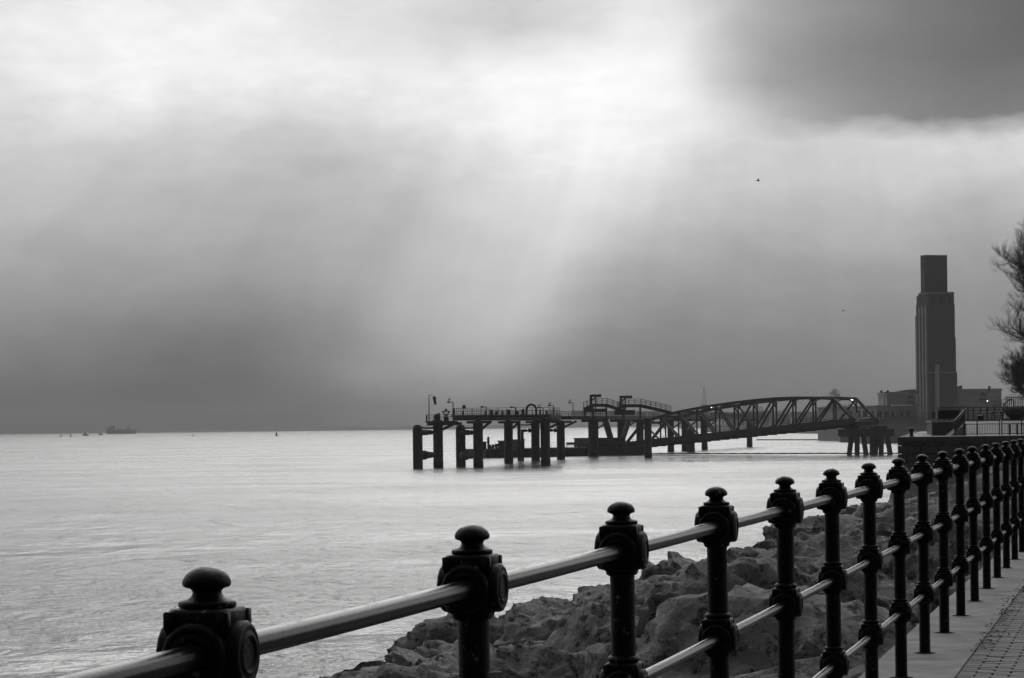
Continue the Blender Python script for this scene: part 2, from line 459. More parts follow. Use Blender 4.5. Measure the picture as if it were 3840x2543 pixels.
# ------------------------------------------------------------------ promenade, coping, sea wall
L0, L1 = -8.0, 168.0
def strip(t0, t1, z, n=1):
    mb = MB(); mb.add([F(L0, t0, z), F(L1, t0, z), F(L1, t1, z), F(L0, t1, z)], [(3, 2, 1, 0)] if t1 > t0 else [(0, 1, 2, 3)])
    return mb
prom = structure(strip(-14, -0.30, -0.016).build('promenade', 'joint_sand'))
prom['label'] = 'promenade bed under the block paving'
mb = MB()
# coping cast in long bays with thin joints
s = L0
while s < L1:
    e = min(s + 3.6, L1)
    a = [F(s, -0.298, -.30), F(e - .012, -0.298, -.30), F(e - .012, 0.27, -.30), F(s, 0.27, -.30)]
    b = [F(s, -0.298, 0), F(e - .012, -0.298, 0), F(e - .012, 0.245, 0), F(s, 0.245, 0)]
    c = [F(s, 0.27, -.025), F(e - .012, 0.27, -.025)]
    mb.add([*a, *b, *c], [(3, 2, 1, 0), (4, 5, 6, 7)[::-1] if False else (4, 5, 6, 7), (0, 1, 5, 4), (7, 6, 9, 8), (8, 9, 2, 3), (1, 2, 9, 6, 5), (4, 7, 8, 3, 0)])
    s = e
coping = structure(mb.build('coping', 'concrete'))
mb = MB(); mb.add([F(L0, .25, -.30), F(L1, .25, -.30), F(L1, .25, -4), F(L0, .25, -4)], [(0, 1, 2, 3)])
structure(mb.build('sea_wall', 'concrete'))
# land behind, out of sight to the right
mb = MB(); mb.add([F(L0, -14, -.03), F(L1, -14, -.03), F(L1, -90, .3), F(L0, -90, .3)], [(3, 2, 1, 0)])
structure(mb.build('ground', 'quay_paving'))

# block pavers: shared mesh, laid in rows across the promenade
BL, BW = 0.20, 0.10
mb = MB(); g_ = .006; bv = .005
x0, x1, y0, y1 = -BL / 2 + g_, BL / 2 - g_, -BW / 2 + g_, BW / 2 - g_
lo = [(x0, y0, -.05), (x1, y0, -.05), (x1, y1, -.05), (x0, y1, -.05)]
mi = [(x0, y0, -bv), (x1, y0, -bv), (x1, y1, -bv), (x0, y1, -bv)]
tp = [(x0 + bv, y0 + bv, 0), (x1 - bv, y0 + bv, 0), (x1 - bv, y1 - bv, 0), (x0 + bv, y1 - bv, 0)]
mb.add(lo + mi + tp, [(8, 9, 10, 11)] + [(i, (i + 1) % 4, 4 + (i + 1) % 4, 4 + i) for i in range(4)] + [(4 + i, 4 + (i + 1) % 4, 8 + (i + 1) % 4, 8 + i) for i in range(4)])
brick_me = mb.mesh('brick', 'brick_paver')
rngb = random.Random(3)
def inframe(p, m=40):
    dxx, dzz = p.x / p.y, (p.z - EYE) / p.y
    u = 1920 + K * (dxx * cr - dzz * sr); v = 1271.5 + SHIFT - K * (dxx * sr + dzz * cr)
    return u, v, (-m < u < 3840 + m and -m < v < 2543 + m)
brot = math.atan2(fo.y, fo.x)
cells = []; halves = []
for i in range(-20, 420):
    for j in range(0, 26):
        s_ = 6 + i * BW; t_ = -0.30 - BL / 2 - j * BL - (BL / 2 if i % 2 else 0)
        cells.append((s_, t_))
    if i % 2: halves.append((6 + i * BW, -0.30 - BL / 4))
vis, rest = [], []
for s_, t_ in cells:
    p = F(s_, t_)
    u, v, ok = inframe(p, 10)
    (vis if ok else rest).append((s_, t_, p.y))
vis.sort(key=lambda c: c[2])
rest += vis[300:]; vis = vis[:300]
def bz(): return -.002 + rngb.uniform(-.003, .002)
for s_, t_, _ in vis:
    o = bpy.data.objects.new('brick', brick_me); C.objects.link(o); o.parent = prom
    o.location = F(s_, t_, bz()); o.rotation_euler = (rngb.uniform(-.012, .012), rngb.uniform(-.008, .008), brot + rngb.uniform(-.01, .01))
mb = MB(); bvv = np.array([v.co[:] for v in brick_me.vertices]); bff = [tuple(p.vertices) for p in brick_me.polygons]
ca, sa = math.cos(brot), math.sin(brot)
for s_, t_, _ in rest:
    p = F(s_, t_, bz()); z = rngb.uniform(-.002, .002)
    mb.add([(p.x + ca * a - sa * b_, p.y + sa * a + ca * b_, p.z + c_ + z) for a, b_, c_ in bvv], bff)
for s_, t_ in halves:
    p = F(s_, t_, bz())
    mb.add([(p.x + ca * a * .5 - sa * b_, p.y + sa * a * .5 + ca * b_, p.z + c_) for a, b_, c_ in bvv], bff)
stuff(mb.build('brick_field', 'brick_paver', prom))

# leaf litter and moss caught along the paving edge
mb = MB(); rl = random.Random(11)
for k in range(520):
    cl = rl.gauss(0, 1)
    s_ = rl.choice([12.6, 13.2, 14.5, 15.3, 16.6, 17.8, 19, 20.2, 22, 24, 27, 31]) + rl.gauss(0, .28); t_ = -0.325 + rl.gauss(0, .04)
    p = F(s_, t_, rl.uniform(.003, .02)); a = rl.uniform(0, 6.28); l = rl.uniform(.008, .024); w = l * .5
    d1 = Vector((math.cos(a), math.sin(a), rl.uniform(-.3, .5))) * l; d2 = Vector((-math.sin(a), math.cos(a), rl.uniform(-.2, .4))) * w
    mb.add([p - d1, p + d2, p + d1, p - d2 + Vector((0, 0, .004))], [(0, 1, 2, 3)])
o = stuff(recenter(mb.build('leaf_litter', 'leaf_litter')))
tag(o, 'dark leaf litter caught along the edge of the block paving', 'leaf litter')

# ------------------------------------------------------------------ railing
RZ = [1.141, 0.765, 0.375]
def oct_ring(w, c, z): return [(w, -w + c, z), (w, w - c, z), (w - c, w, z), (-w + c, w, z), (-w, w - c, z), (-w, -w + c, z), (-w + c, -w, z), (w - c, -w, z)]
def socket_mesh(scale, collar):
    mb = MB(); prof = [(.033, .012, -.070), (.040, .014, -.064), (.041, .014, -.054), (.050, .016, -.052), (.0535, .017, -.040), (.0560, .020, -.036), (.0575, .022, -.018), (.0580, .023, .016),
                       (.0560, .024, .034), (.0525, .020, .046), (.0505, .014, .050), (.0510, .012, .066), (.0485, .013, .0715), (.038, .012, .0730)]
    v, f = [], []
    for w, c, z in prof: v += oct_ring(w * scale, c * scale, z * scale)
    for i in range(len(prof) - 1):
        for k in range(8): f.append((i * 8 + k, i * 8 + (k + 1) % 8, i * 8 + 8 + (k + 1) % 8, i * 8 + 8 + k))
    f += [tuple(range(8))[::-1], tuple(range(len(v) - 8, len(v)))]
    mb.add([(x, y, z) for x, y, z in v], f)
    for k in range(4):      # octagonal bosses on the four faces, with a raised ring round the rail hole
        M = Matrix.Rotation(k * math.pi / 2, 4, 'Z') @ Matrix.Rotation(math.pi / 2, 4, 'Y')
        pr = [(.053, .040), (.053, .0610), (.050, .0665), (.042, .0690), (.039, .0675), (.036, .0675), (.033, .0705), (.027, .0705), (.024, .067)]
        mb.lathe([(r * scale, z * scale) for r, z in pr], 16, False, M, rot=math.pi / 16)
    for sx in (-1, 1):      # scooped corner lugs on the shoulders
        for sy in (-1, 1):
            c = Vector((sx * .0432, sy * .0432, 0)) * scale; r0 = .0095 * scale
            lo = [c + Vector((dx_ * .004, dy_ * .004, .026 * scale)) for dx_, dy_ in ((-1, -1), (1, -1), (1, 1), (-1, 1))]
            mi = [c + Vector((dx_ * r0, dy_ * r0, .046 * scale)) for dx_, dy_ in ((-1, -1), (1, -1), (1, 1), (-1, 1))]
            hi = [c + Vector((dx_ * r0, dy_ * r0, .0685 * scale)) for dx_, dy_ in ((-1, -1), (1, -1), (1, 1), (-1, 1))]
            mb.add(lo + mi + hi, [(3, 2, 1, 0), (8, 9, 10, 11)] + [(q * 4 + i, q * 4 + (i + 1) % 4, q * 4 + 4 + (i + 1) % 4, q * 4 + 4 + i) for q in (0, 1) for i in range(4)])
    if collar:
        mb.lathe([(.036, .066), (.044, .069), (.046, .075), (.044, .081), (.036, .085)], 20)
    me = mb.mesh('rail_socket', 'iron_paint')
    bm = bmesh.new(); bm.from_mesh(me)
    bmesh.ops.bevel(bm, geom=[e for e in bm.edges if e.is_manifold and e.calc_face_angle(0) > .5], offset=.0016, segments=2, affect='EDGES', clamp_overlap=True)
    for fc in bm.faces: fc.smooth = True
    bm.to_mesh(me); bm.free()
    return me
mb = MB(); mb.lathe([(.0365, -.05), (.0365, .0), (.0350, .03), (.0345, .5), (.0342, 1.09)], 24)
shaft_me = mb.mesh('post', 'iron_paint')
fprof = [(.040, -.0615), (.0445, -.0600), (.0450, -.0540), (.0430, -.0515), (.0330, -.0490), (.0260, -.0450), (.0230, -.0395), (.0232, -.0355), (.0270, -.0315), (.0340, -.0300), (.0372, -.0272),
         (.0382, -.0225), (.0372, -.0180), (.0335, -.0118), (.0275, -.0062), (.0190, -.0018), (.0090, .0008), (.001, .0016)]
mb = MB(); mb.lathe(fprof, 28)
# wrinkled old paint on the knob
nv = []
for x, y, z in mb.v:
    q = noise.noise(Vector((x, y, z)) * 70) * .0012 + noise.noise(Vector((x, y, z)) * 28) * .0012
    r = math.hypot(x, y) or 1; nv.append((x * (1 + q / r), y * (1 + q / r), z + (q * .6 if z > -.03 else 0)))
mb.v = nv
fin_me = mb.mesh('finial', 'iron_paint')
soc_top, soc_low = socket_mesh(1.0, False), socket_mesh(0.92, True)
mb = MB(); mb.lathe([(.075, -.02), (.070, .001), (.055, .003), (.036, .006)], 14)  # thin dark ring round the foot of each post
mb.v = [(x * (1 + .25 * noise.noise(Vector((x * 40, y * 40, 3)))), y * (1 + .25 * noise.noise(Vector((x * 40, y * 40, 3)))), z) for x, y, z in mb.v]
base_ring_me = mb.mesh('base_ring', 'ring_dark')
rail = thing('promenade_railing', 'black cast iron promenade railing with knobbed posts and three tubular rails', 'railing', F(0, 0))
frz = -phi
rp = random.Random(5)
NP0, NP1 = -2, 44
def sub(name, me, parent, loc, rot=(0, 0, 0)):
    o = bpy.data.objects.new(name, me); C.objects.link(o); o.parent = parent; o.location = loc; o.rotation_euler = rot; return o
for n in range(NP0, NP1):
    tilt = (rp.uniform(-.006, .006), rp.uniform(-.006, .006), frz + rp.uniform(-.02, .02))
    p = fd * (n * STEP)
    po = sub('post', shaft_me, rail, p, tilt)
    sub('base_ring', base_ring_me, po, (0, 0, 0), (0, 0, rp.uniform(0, 6)))
    sub('finial', fin_me, po, (0, 0, POST_H), (0, 0, rp.uniform(0, 6)))
    sub('rail_socket', soc_top, po, (0, 0, RZ[0])); sub('rail_socket', soc_low, po, (0, 0, RZ[1])); sub('rail_socket', soc_low, po, (0, 0, RZ[2]))
for q, (z, r) in enumerate(zip(RZ, (.0215, .0175, .0175))):
    mb = MB(); nn = 9; pts = [Vector((0, STEP * k / (nn - 1), math.sin(math.pi * k / (nn - 1)) * -.0015)) for k in range(nn)]
    mb.tube(pts, r, 24, cap=False)
    rm = mb.mesh('rail', 'rail_paint')
    for n in range(NP0, NP1 - 1):
        sub('rail', rm, rail, fd * (n * STEP) + Vector((0, 0, z + rp.uniform(-.001, .001))), (0, 0, -phi))

# ------------------------------------------------------------------ rock armour
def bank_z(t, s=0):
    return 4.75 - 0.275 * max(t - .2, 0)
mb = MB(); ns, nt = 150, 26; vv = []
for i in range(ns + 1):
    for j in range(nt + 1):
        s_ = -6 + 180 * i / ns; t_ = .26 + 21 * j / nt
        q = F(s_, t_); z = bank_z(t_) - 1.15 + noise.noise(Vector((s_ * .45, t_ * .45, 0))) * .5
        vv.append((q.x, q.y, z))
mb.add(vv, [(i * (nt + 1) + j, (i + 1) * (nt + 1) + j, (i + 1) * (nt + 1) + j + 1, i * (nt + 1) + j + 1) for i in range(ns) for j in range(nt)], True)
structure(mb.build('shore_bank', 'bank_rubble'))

def ico(sub_):
    bm = bmesh.new(); bmesh.ops.create_icosphere(bm, subdivisions=sub_, radius=1.0)
    v = np.array([p.co[:] for p in bm.verts]); f = [tuple(q.index for q in p.verts) for p in bm.faces]; bm.free(); return v, f
def rock_shape(v, seed, rough=1.0):
    r = np.random.RandomState(seed)
    p = v.copy()
    for k in range(r.randint(10, 15)):
        nrm = r.normal(size=3); nrm /= np.linalg.norm(nrm); d = r.uniform(.42, .74)
        ex = p @ nrm - d
        p -= np.outer(np.clip(ex, 0, None) * .95, nrm)
    off = Vector(r.uniform(-50, 50, 3)); st = Vector((1, 1, r.uniform(1.2, 2.4)))
    bd = Vector(r.normal(size=3)).normalized()
    out = np.empty_like(p)
    for i, q in enumerate(p):
        qv = Vector(q); w = qv + off; ws = Vector((w.x * st.x, w.y * st.y, w.z * st.z))
        led = noise.noise(Vector((0, 0, 1)) * (qv.dot(bd) * 7 + noise.noise(w * 1.5) * 1.5) + off * .3)      # bedding ledges
        d = (noise.fractal(w * 1.7, 1.0, 2.0, 4) * .07 + (abs(noise.noise(ws * 2.7)) - .25) * -.10 + led * .035
             + noise.fractal(ws * 6.5, .7, 2.1, 4) * .062 + abs(noise.noise(w * 12)) * -.035)
        out[i] = q * (1 + d * rough * 1.3)
    return out * np.array([1.20, 1.0, .92])
IV5, IF5 = ico(5); IV3, IF3 = ico(3)
rock_me = []
for k in range(9):
    p = rock_shape(IV5, 100 + k)
    mb = MB(); mb.add(p, IF5, True); rock_me.append(mb.mesh('boulder', 'boulder'))
low_rocks = [rock_shape(IV3, 200 + k) for k in range(8)]
rk = random.Random(21)
spots = []
s_ = 5.0
while s_ < 166:
    t_ = .95
    while t_ < 18.4:
        near = t_ < 2.2
        spots.append((s_ + rk.uniform(-.8, .8), t_ + rk.uniform(-.6, .6) * (.4 if near else 1), rk.uniform(.75, 1.1) if near else rk.choice([rk.uniform(.9, 1.25), rk.uniform(1.1, 1.6), rk.uniform(1.5, 2.1)])))
        t_ += 1.5 if near else 1.9
    s_ += 1.85
cand = []
for s_, t_, r_ in spots:
    z = bank_z(t_) + rk.uniform(-.25, .35)
    if t_ < 2: z -= .25; r_ = min(r_, .95)
    if t_ > 15: z += .15
    q = F(s_, t_); p = Vector((q.x, q.y, z - r_ * .25))
    u, v, ok = inframe(p, 260)
    if ok: cand.append((r_ / p.y, p, r_, t_))
cand.sort(key=lambda c: -c[0])
zones = ((4.5, 'rough grey boulder high on the rock slope, close below the promenade railing', 'boulders below the railing'),
         (12.5, 'rough grey boulder midway down the rock slope of the shore', 'boulders midway down the shore'),
         (99, 'rough grey boulder at the foot of the rock slope, by the water', 'boulders along the water'))
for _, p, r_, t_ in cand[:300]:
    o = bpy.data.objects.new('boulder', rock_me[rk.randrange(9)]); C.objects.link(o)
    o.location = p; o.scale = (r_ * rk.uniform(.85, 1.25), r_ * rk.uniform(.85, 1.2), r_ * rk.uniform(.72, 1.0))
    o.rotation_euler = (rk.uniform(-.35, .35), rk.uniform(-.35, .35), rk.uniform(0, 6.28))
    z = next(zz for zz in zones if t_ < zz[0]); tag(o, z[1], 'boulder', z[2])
mb = MB()
for _, p, r_, t_ in cand[300:]:
    a = low_rocks[rk.randrange(8)]
    M = (Matrix.Rotation(rk.uniform(0, 6.28), 3, 'Z') @ Matrix.Rotation(rk.uniform(-.35, .35), 3, 'X'))
    sc = np.array([r_ * rk.uniform(.85, 1.25), r_ * rk.uniform(.85, 1.2), r_ * rk.uniform(.72, 1.0)])
    mb.add((a * sc) @ np.array(M).T + np.array(p), IF3, True)
if mb.v:
    o = stuff(recenter(mb.build('distant_boulders', 'boulder'))); tag(o, 'mass of grey boulders along the far part of the shore slope', 'boulders')

# bare winter shrub on the bank by the quay
def shrub(name, label, cat, base, h, spread, nst, seed, material='bark', group=None, thick=.02, lean=(0, 0)):
    r = random.Random(seed); mb = MB()
    for k in range(nst):
        a = r.uniform(0, 6.28); q = Vector(base) + Vector((math.cos(a), math.sin(a), 0)) * r.uniform(0, spread * .35)
        d = Vector((math.cos(a) * r.uniform(.1, .8) + lean[0], math.sin(a) * r.uniform(.1, .8) + lean[1], 1)).normalized()
        pts, rad = [q], [thick]
        n = 6; seg = h * r.uniform(.5, 1.0) / n
        for i in range(n):
            d = (d + Vector((r.gauss(0, .16), r.gauss(0, .16), r.gauss(0, .08)))).normalized()
            pts.append(pts[-1] + d * seg); rad.append(thick * (1 - (i + 1) / (n + .6)))
            if i > 0:
                for _ in range(3):
                    d2 = (d + Vector((r.gauss(0, .6), r.gauss(0, .6), r.gauss(.1, .3)))).normalized(); l2 = seg * r.uniform(.8, 2)
                    p2 = pts[-1]; p3 = p2 + d2 * l2 * .5; p4 = p3 + (d2 + Vector((r.gauss(0, .3), r.gauss(0, .3), .2))).normalized() * l2 * .5
                    mb.tube([p2, p3, p4], [rad[-1] * .8, rad[-1] * .6, rad[-1] * .25], 3, cap=False)
        mb.tube(pts, rad, 4, cap=False)
    o = recenter(mb.build(name, material)); tag(o, label, cat, group); return o

# ------------------------------------------------------------------ quay wall and its terrace (right)
QY = 177.0
def Q(cx, cy, Y): return W(3480 + .152 * cx, 1480 + .152 * cy, Y)
qz = W(3600, 1636, QY).z                   # quay deck level
qx0 = W(3371, 1700, QY).x
qd = Vector((0.185, 1, 0)).normalized()     # river side of the quay runs back along the shore
q = thing('quay_wall', 'dark masonry quay wall with rounded coping rising from the rocks', 'wall', (qx0 + 20, QY, 0))
P = Part(q)
# core, then courses of stone blocks standing slightly proud
B0 = Vector((qx0, QY, 0))
mb = MB(); back = B0 + qd * 90
mb.prism([(qx0 + .25, QY + .3), (qx0 + 60, QY + .3), (qx0 + 60, QY + 95), (back.x + .25, back.y)], -1, qz - .45); P('core', mb, 'quay_stone')
mb = MB(); mb.prism([(qx0 - .1, QY - .05), (qx0 + 60, QY - .05), (qx0 + 60, QY + 96), (back.x - .1, back.y + 1)], qz - .40, qz - .02)
P('coping_course', mb, 'quay_stone')
mb = MB(); mb.prism([(qx0 + .55, QY + .5), (qx0 + 60, QY + .5), (qx0 + 60, QY + 95.5), (back.x + .5, back.y + .5)], qz - .05, qz)
P('quay_deck', mb, 'quay_paving')
rq = random.Random(2)
z = -.4; row = 0
while z < qz - .5:
    h = min(.62, qz - .41 - z); x = qx0 - (.9 if row % 2 else .2) * 0 - .05
    first = True
    while x < qx0 + 15:
        l = rq.uniform(1.0, 1.7) if not (first and row % 2) else .7
        first = False
        mb = MB(); pr = rq.uniform(-.03, .03); bvl = .03
        x0, x1, y0, z0, z1 = x + .012, x + l - .012, QY + pr, z + .012, z + h - .012
        mb.add([(x0, QY + .34, z0), (x1, QY + .34, z0), (x1, QY + .34, z1), (x0, QY + .34, z1), (x0 + bvl, y0, z0 + bvl), (x1 - bvl, y0, z0 + bvl), (x1 - bvl, y0, z1 - bvl), (x0 + bvl, y0, z1 - bvl)],
               [(4, 5, 6, 7), (0, 1, 5, 4), (1, 2, 6, 5), (2, 3, 7, 6), (3, 0, 4, 7)])
        P('stone', mb, 'quay_stone')
        x += l
    z += h; row += 1
# battered toe of the wall running out towards the water
toe = thing('wall_toe', 'dark battered concrete toe at the corner of the quay wall', 'wall', (qx0, QY - 3, 0)); P = Part(toe)
mb = MB()
a = W(3330, 1850, 172); b_ = W(3316, 1915, 168)
mb.add([(qx0 - 1.2, QY - .02, -.8), (qx0 - 1.5, QY - 9, -.8), (qx0 + 14, QY - 9, -.8), (qx0 + 14, QY - .02, -.8),
        (qx0 - .25, QY - .02, 3.6), (qx0 - .7, QY - 4.6, 1.7), (qx0 + 14, QY - 4.6, 1.7), (qx0 + 14, QY - .02, 3.6)],
       [(0, 1, 5, 4), (1, 2, 6, 5), (4, 5, 6, 7), (2, 3, 7, 6), (0, 3, 2, 1)])
P('batter', mb, 'quay_stone')
mb = MB()
for k in range(9): mb.beam((qx0 + .2 + k * 1.5, QY - 8.2, -.05), (qx0 + .2 + k * 1.5, QY - 4.6, 1.82), .22, .14)
P('rib', mb, 'quay_stone')
# grassy bank between the rocks and the quay
mb = MB(); ns, nt = 40, 14; vv = []
for i in range(ns + 1):
    for j in range(nt + 1):
        fx = i / ns; fy = j / nt
        x = qx0 + 5 + 26 * fx; y = 138 + 38.5 * fy
        zz = 1.0 + 3.9 * min(1, max(0, (x - qx0 - 4 + (QY - y) * .16) / 17)) + noise.noise(Vector((x * .4, y * .4, 2))) * .35
        vv.append((x, y, zz))
mb.add(vv, [(i * (nt + 1) + j, (i + 1) * (nt + 1) + j, (i + 1) * (nt + 1) + j + 1, i * (nt + 1) + j + 1) for i in range(ns) for j in range(nt)], True)
mat('dry_grass', .16, .95, .5, 2.0, 1.0, 9)
structure(mb.build('grass_bank', 'dry_grass'))
for k, (px, py, Y, hh) in enumerate([(3575, 1920, 120, 3.4), (3640, 1900, 118, 3.6), (3700, 1880, 116, 3.2), (3770, 1860, 112, 3.0)]):
    b0 = W(px, py, Y)
    b0.z = max(.6, b0.z - .8)
    shrub('bare_shrub', 'leafless thin-twigged shrub on the bank below the quay wall', 'shrub', b0, hh, 1.4, 9, 40 + k, group='bare shrubs on the bank')

def bollard(px, py, Y, label):
    b0 = W(px, py, Y); mb = MB()
    mb.lathe([(.20, 0), (.20, .04), (.13, .08), (.12, .34), (.17, .44), (.22, .52), (.22, .58), (.15, .63), (.02, .64)], 14)
    o = mb.build('mooring_bollard', 'iron_paint'); o.location = (b0.x, b0.y, qz); return tag(o, label, 'bollard')
bollard(3418, 1640, QY + 2.0, 'squat black mooring bollard at the corner of the quay')

def fence(name, label, pts, h, posts, bars, material, rails=(1.0,), barh=(0.12, .78), pw=.07, bw=.022, cat='fence', bspace=.12, rail_mat=None, group=None):
    """railing along world points: rails, posts and vertical bars"""
    pts = [Vector(p) for p in pts]
    t = thing(name, label, cat, pts[0], group); P = Part(t)
    for r_ in rails:
        mb = MB()
        for a, b in zip(pts, pts[1:]): mb.beam(a + Vector((0, 0, h * r_)), b + Vector((0, 0, h * r_)), .055, .055)
        P('rail', mb, rail_mat or material)
    for f in posts:
        i = min(int(f), len(pts) - 2); p = pts[i].lerp(pts[i + 1], f - i)
        mb = MB(); mb.beam(p - Vector((0, 0, .02)), p + Vector((0, 0, h)), pw, pw, (0, 1, 0)); P('post', mb, material)
    if bars:
        for a, b in zip(pts, pts[1:]):
            n = max(1, int((b - a).length / bspace))
            for k in range(n):
                p = a.lerp(b, (k + .5) / n)
                mb = MB(); mb.beam(p + Vector((0, 0, h * barh[0])), p + Vector((0, 0, h * barh[1])), bw, bw, (0, 1, 0)); P('bar', mb, material)
    return t
# low promenade fence on the quay deck
fy = QY + 6.0
def onq(cx, Y=fy, z=None):
    p = Q(cx, 1000, Y); p.z = qz if z is None else z; return p
fence('guard_fence', 'low black bar fence standing along the quay deck', [onq(880), onq(1215), onq(1770)], 1.12, [0, 1, 2], True, 'railing_grey', (1.0, .78, .10), (.10, .78))
fence('guard_fence', 'low black bar fence in front of the slatted bench on the quay', [onq(1820), onq(2310), onq(2700)], 1.12, [0, 1, 2], True, 'railing_grey', (1.0, .78, .10), (.10, .78))
# gate panel turned towards us at the foot of the stair
g = fence('gate_panel', 'narrow dark gate leaf at the foot of the ramp', [onq(660, fy), onq(880, fy - .25)], 1.15, [0, 1], True, 'railing_grey', (1.0, .1), (.1, 1.0), bspace=.06)
# terrace block with railings
ty = QY + 9.0
tz = Q(300, 650, ty).z
t = thing('terrace_wall', 'dark concrete terrace wall standing on the quay', 'wall', Q(380, 1000, ty)); t.location.z = qz; P = Part(t)
a, b_ = Q(110, 650, ty), Q(760, 650, ty)
mb = MB(); mb.prism([(a.x - .05, ty), (b_.x, ty), (b_.x, ty + 6), (b_.x + 34, ty + 6), (b_.x + 34, ty + 40), (a.x + 6.5, ty + 40)], qz - .02, tz - .10); P('body', mb, 'terrace_concrete')
mb = MB(); mb.prism([(a.x - .10, ty - .06), (b_.x, ty - .06), (b_.x, ty + 6), (b_.x + 34, ty + 6), (b_.x + 34, ty + 40.1), (a.x + 6.4, ty + 40.1)], tz - .097, tz); P('cap', mb, 'quay_paving')
mb = MB(); x0, x1, y0, y1 = b_.x + .003, b_.x + 34, fy + 2.4, ty + 5.997
mb.add([(x0, y0, qz - .01), (x1, y0, qz - .01), (x1, y1, qz - .01), (x0, y1, qz - .01), (x0, y1, tz - .003), (x1, y1, tz - .003)], [(0, 1, 5, 4), (1, 2, 5), (3, 0, 4), (2, 3, 4, 5), (0, 3, 2, 1)]); P('sloped_forecourt', mb, 'quay_paving')
# ramp wedge
t = thing('access_ramp', 'pale concrete ramp wedge rising to the terrace', 'ramp', onq(600, ty - 2)); P = Part(t)
p0, p1 = onq(490, ty - 1.6), onq(900, ty - 1.6)
mb = MB()
mb.add([(p0.x, ty - 2.4, qz - .01), (p1.x, ty - 2.4, qz - .01), (p1.x, ty - .07, qz - .01), (p0.x, ty - .07, qz - .01), (p1.x, ty - 2.4, tz - .2), (p1.x, ty - .07, tz - .2)],
       [(0, 1, 4), (3, 5, 2), (0, 4, 5, 3), (1, 2, 5, 4), (0, 3, 2, 1)]); P('wedge', mb, 'quay_paving')
ramp_hand = thing('ramp_handrail', 'bright steel handrail slanting up along the ramp with mesh infill', 'handrail', onq(660, ty - 2.45)); P = Part(ramp_hand)
A_, B_ = Q(655, 640, ty - 2.45), Q(905, 355, ty - 2.45)
mb = MB(); mb.tube([A_, B_], .032, 8); P('handrail', mb, 'bright_steel')
mb = MB(); mb.tube([A_ + Vector((.05, 0, -.22)), B_ + Vector((-.02, 0, -.22))], .018, 6); P('lower_rail', mb, 'bright_steel')
for f in (0.02, .98):
    p = A_.lerp(B_, f); mb = MB(); mb.beam((p.x, p.y, qz - .01), p, .06, .06, (0, 1, 0)); P('post', mb, 'railing_grey')
mb = MB()
for k in range(14):
    p = A_.lerp(B_, (k + .5) / 14); mb.beam((p.x, p.y, max(qz + .05, p.z - .95)), p - Vector((0, 0, .1)), .06, .02, (0, 1, 0))
P('infill', mb, 'railing_grey')
# railing on the terrace with dark banner panel
def ont(cx, Y=ty + .3): p = Q(cx, 600, Y); p.z = tz; return p
hT = Q(300, 322, ty + .3).z - tz
rl_ = fence('terrace_railing', 'terrace railing with a black banner panel fixed to its bars', [ont(252), ont(770), ont(900, ty + .1)], hT, [0, .28, .55, 1, 2], True, 'railing_grey', (1.0, .1), (.1, 1.0), bspace=.10, rail_mat='railing_grey')
P = Part(rl_)
a, b_ = Q(252, 390, ty + .2), Q(768, 590, ty + .2)
mb = MB(); mb.box((a.x, ty + .16, b_.z), (b_.x, ty + .20, a.z)); P('panel', mb, 'iron_paint')
uy = ty + 11
def onu(cx, Y=uy): p = Q(cx, 600, Y); p.z = tz; return p
hU = Q(1000, 320, uy).z - tz
fence('upper_fence', 'tall thin-barred fence along the back of the terrace', [onu(905), onu(1120), onu(1635), onu(1880), onu(2420)], hU, [.37, 1, 1.34, 1.67, 2, 2.85, 3.5], True, 'railing_grey', (1.0, .79, .06), (.06, .79), pw=.09, bw=.012, bspace=.14)
# sign box on a post by the terrace corner
a, b_ = Q(85, 420, ty - .3), Q(165, 570, ty - .3)
t = thing('notice_box', 'small black notice box on a post at the terrace corner', 'sign', (a.x + .12, ty - .3, qz)); P = Part(t)
mb = MB(); mb.box((a.x, ty - .36, b_.z), (b_.x, ty - .24, a.z)); P('box', mb, 'railing_grey')
mb = MB(); mb.beam((Q(118, 0, ty - .3).x, ty - .3, qz), (Q(118, 0, ty - .3).x, ty - .3, b_.z), .04); P('post', mb, 'railing_grey')
mb = MB(); mb.beam((b_.x, ty - .3, a.z - .04), Q(255, 385, ty + .1), .03); mb.beam((b_.x, ty - .3, a.z - .06), Q(255, 435, ty + .1), .03); P('bracket', mb, 'railing_grey')
# litter bin
c_ = Q(1295, 640, ty + 7); t = thing('litter_bin', 'round black litter bin on the terrace', 'bin', (c_.x, ty + 7, tz)); P = Part(t)
hb = Q(1295, 500, ty + 7).z - tz
mb = MB(); mb.lathe([(.22, 0), (.25, .05), (.27, hb * .7), (.28, hb * .72)], 18, M=Matrix.Translation((c_.x, ty + 7, tz))); P('body', mb, 'iron_paint')
mb = MB(); mb.lathe([(.29, hb * .72), (.29, hb * .80), (.22, hb * .93), (.08, hb), (.01, hb)], 18, M=Matrix.Translation((c_.x, ty + 7, tz))); P('lid', mb, 'iron_paint')
# cycle hoops
for k, cx in enumerate((1235, 1330, 1410, 1525)):
    p = Q(cx, 600, ty + 7.5); mb = MB(); r_ = .17
    pts = [Vector((p.x - r_, p.y, tz))] + [Vector((p.x - r_ * math.cos(a), p.y, tz + .42 + r_ * math.sin(a))) for a in np.linspace(0, math.pi, 9)] + [Vector((p.x + r_, p.y, tz))]
    mb.tube(pts, .025, 6); o = recenter(mb.build('cycle_hoop', 'railing_grey')); tag(o, 'black steel cycle hoop on the terrace beside the bin', 'cycle hoop', 'cycle hoops on the terrace')
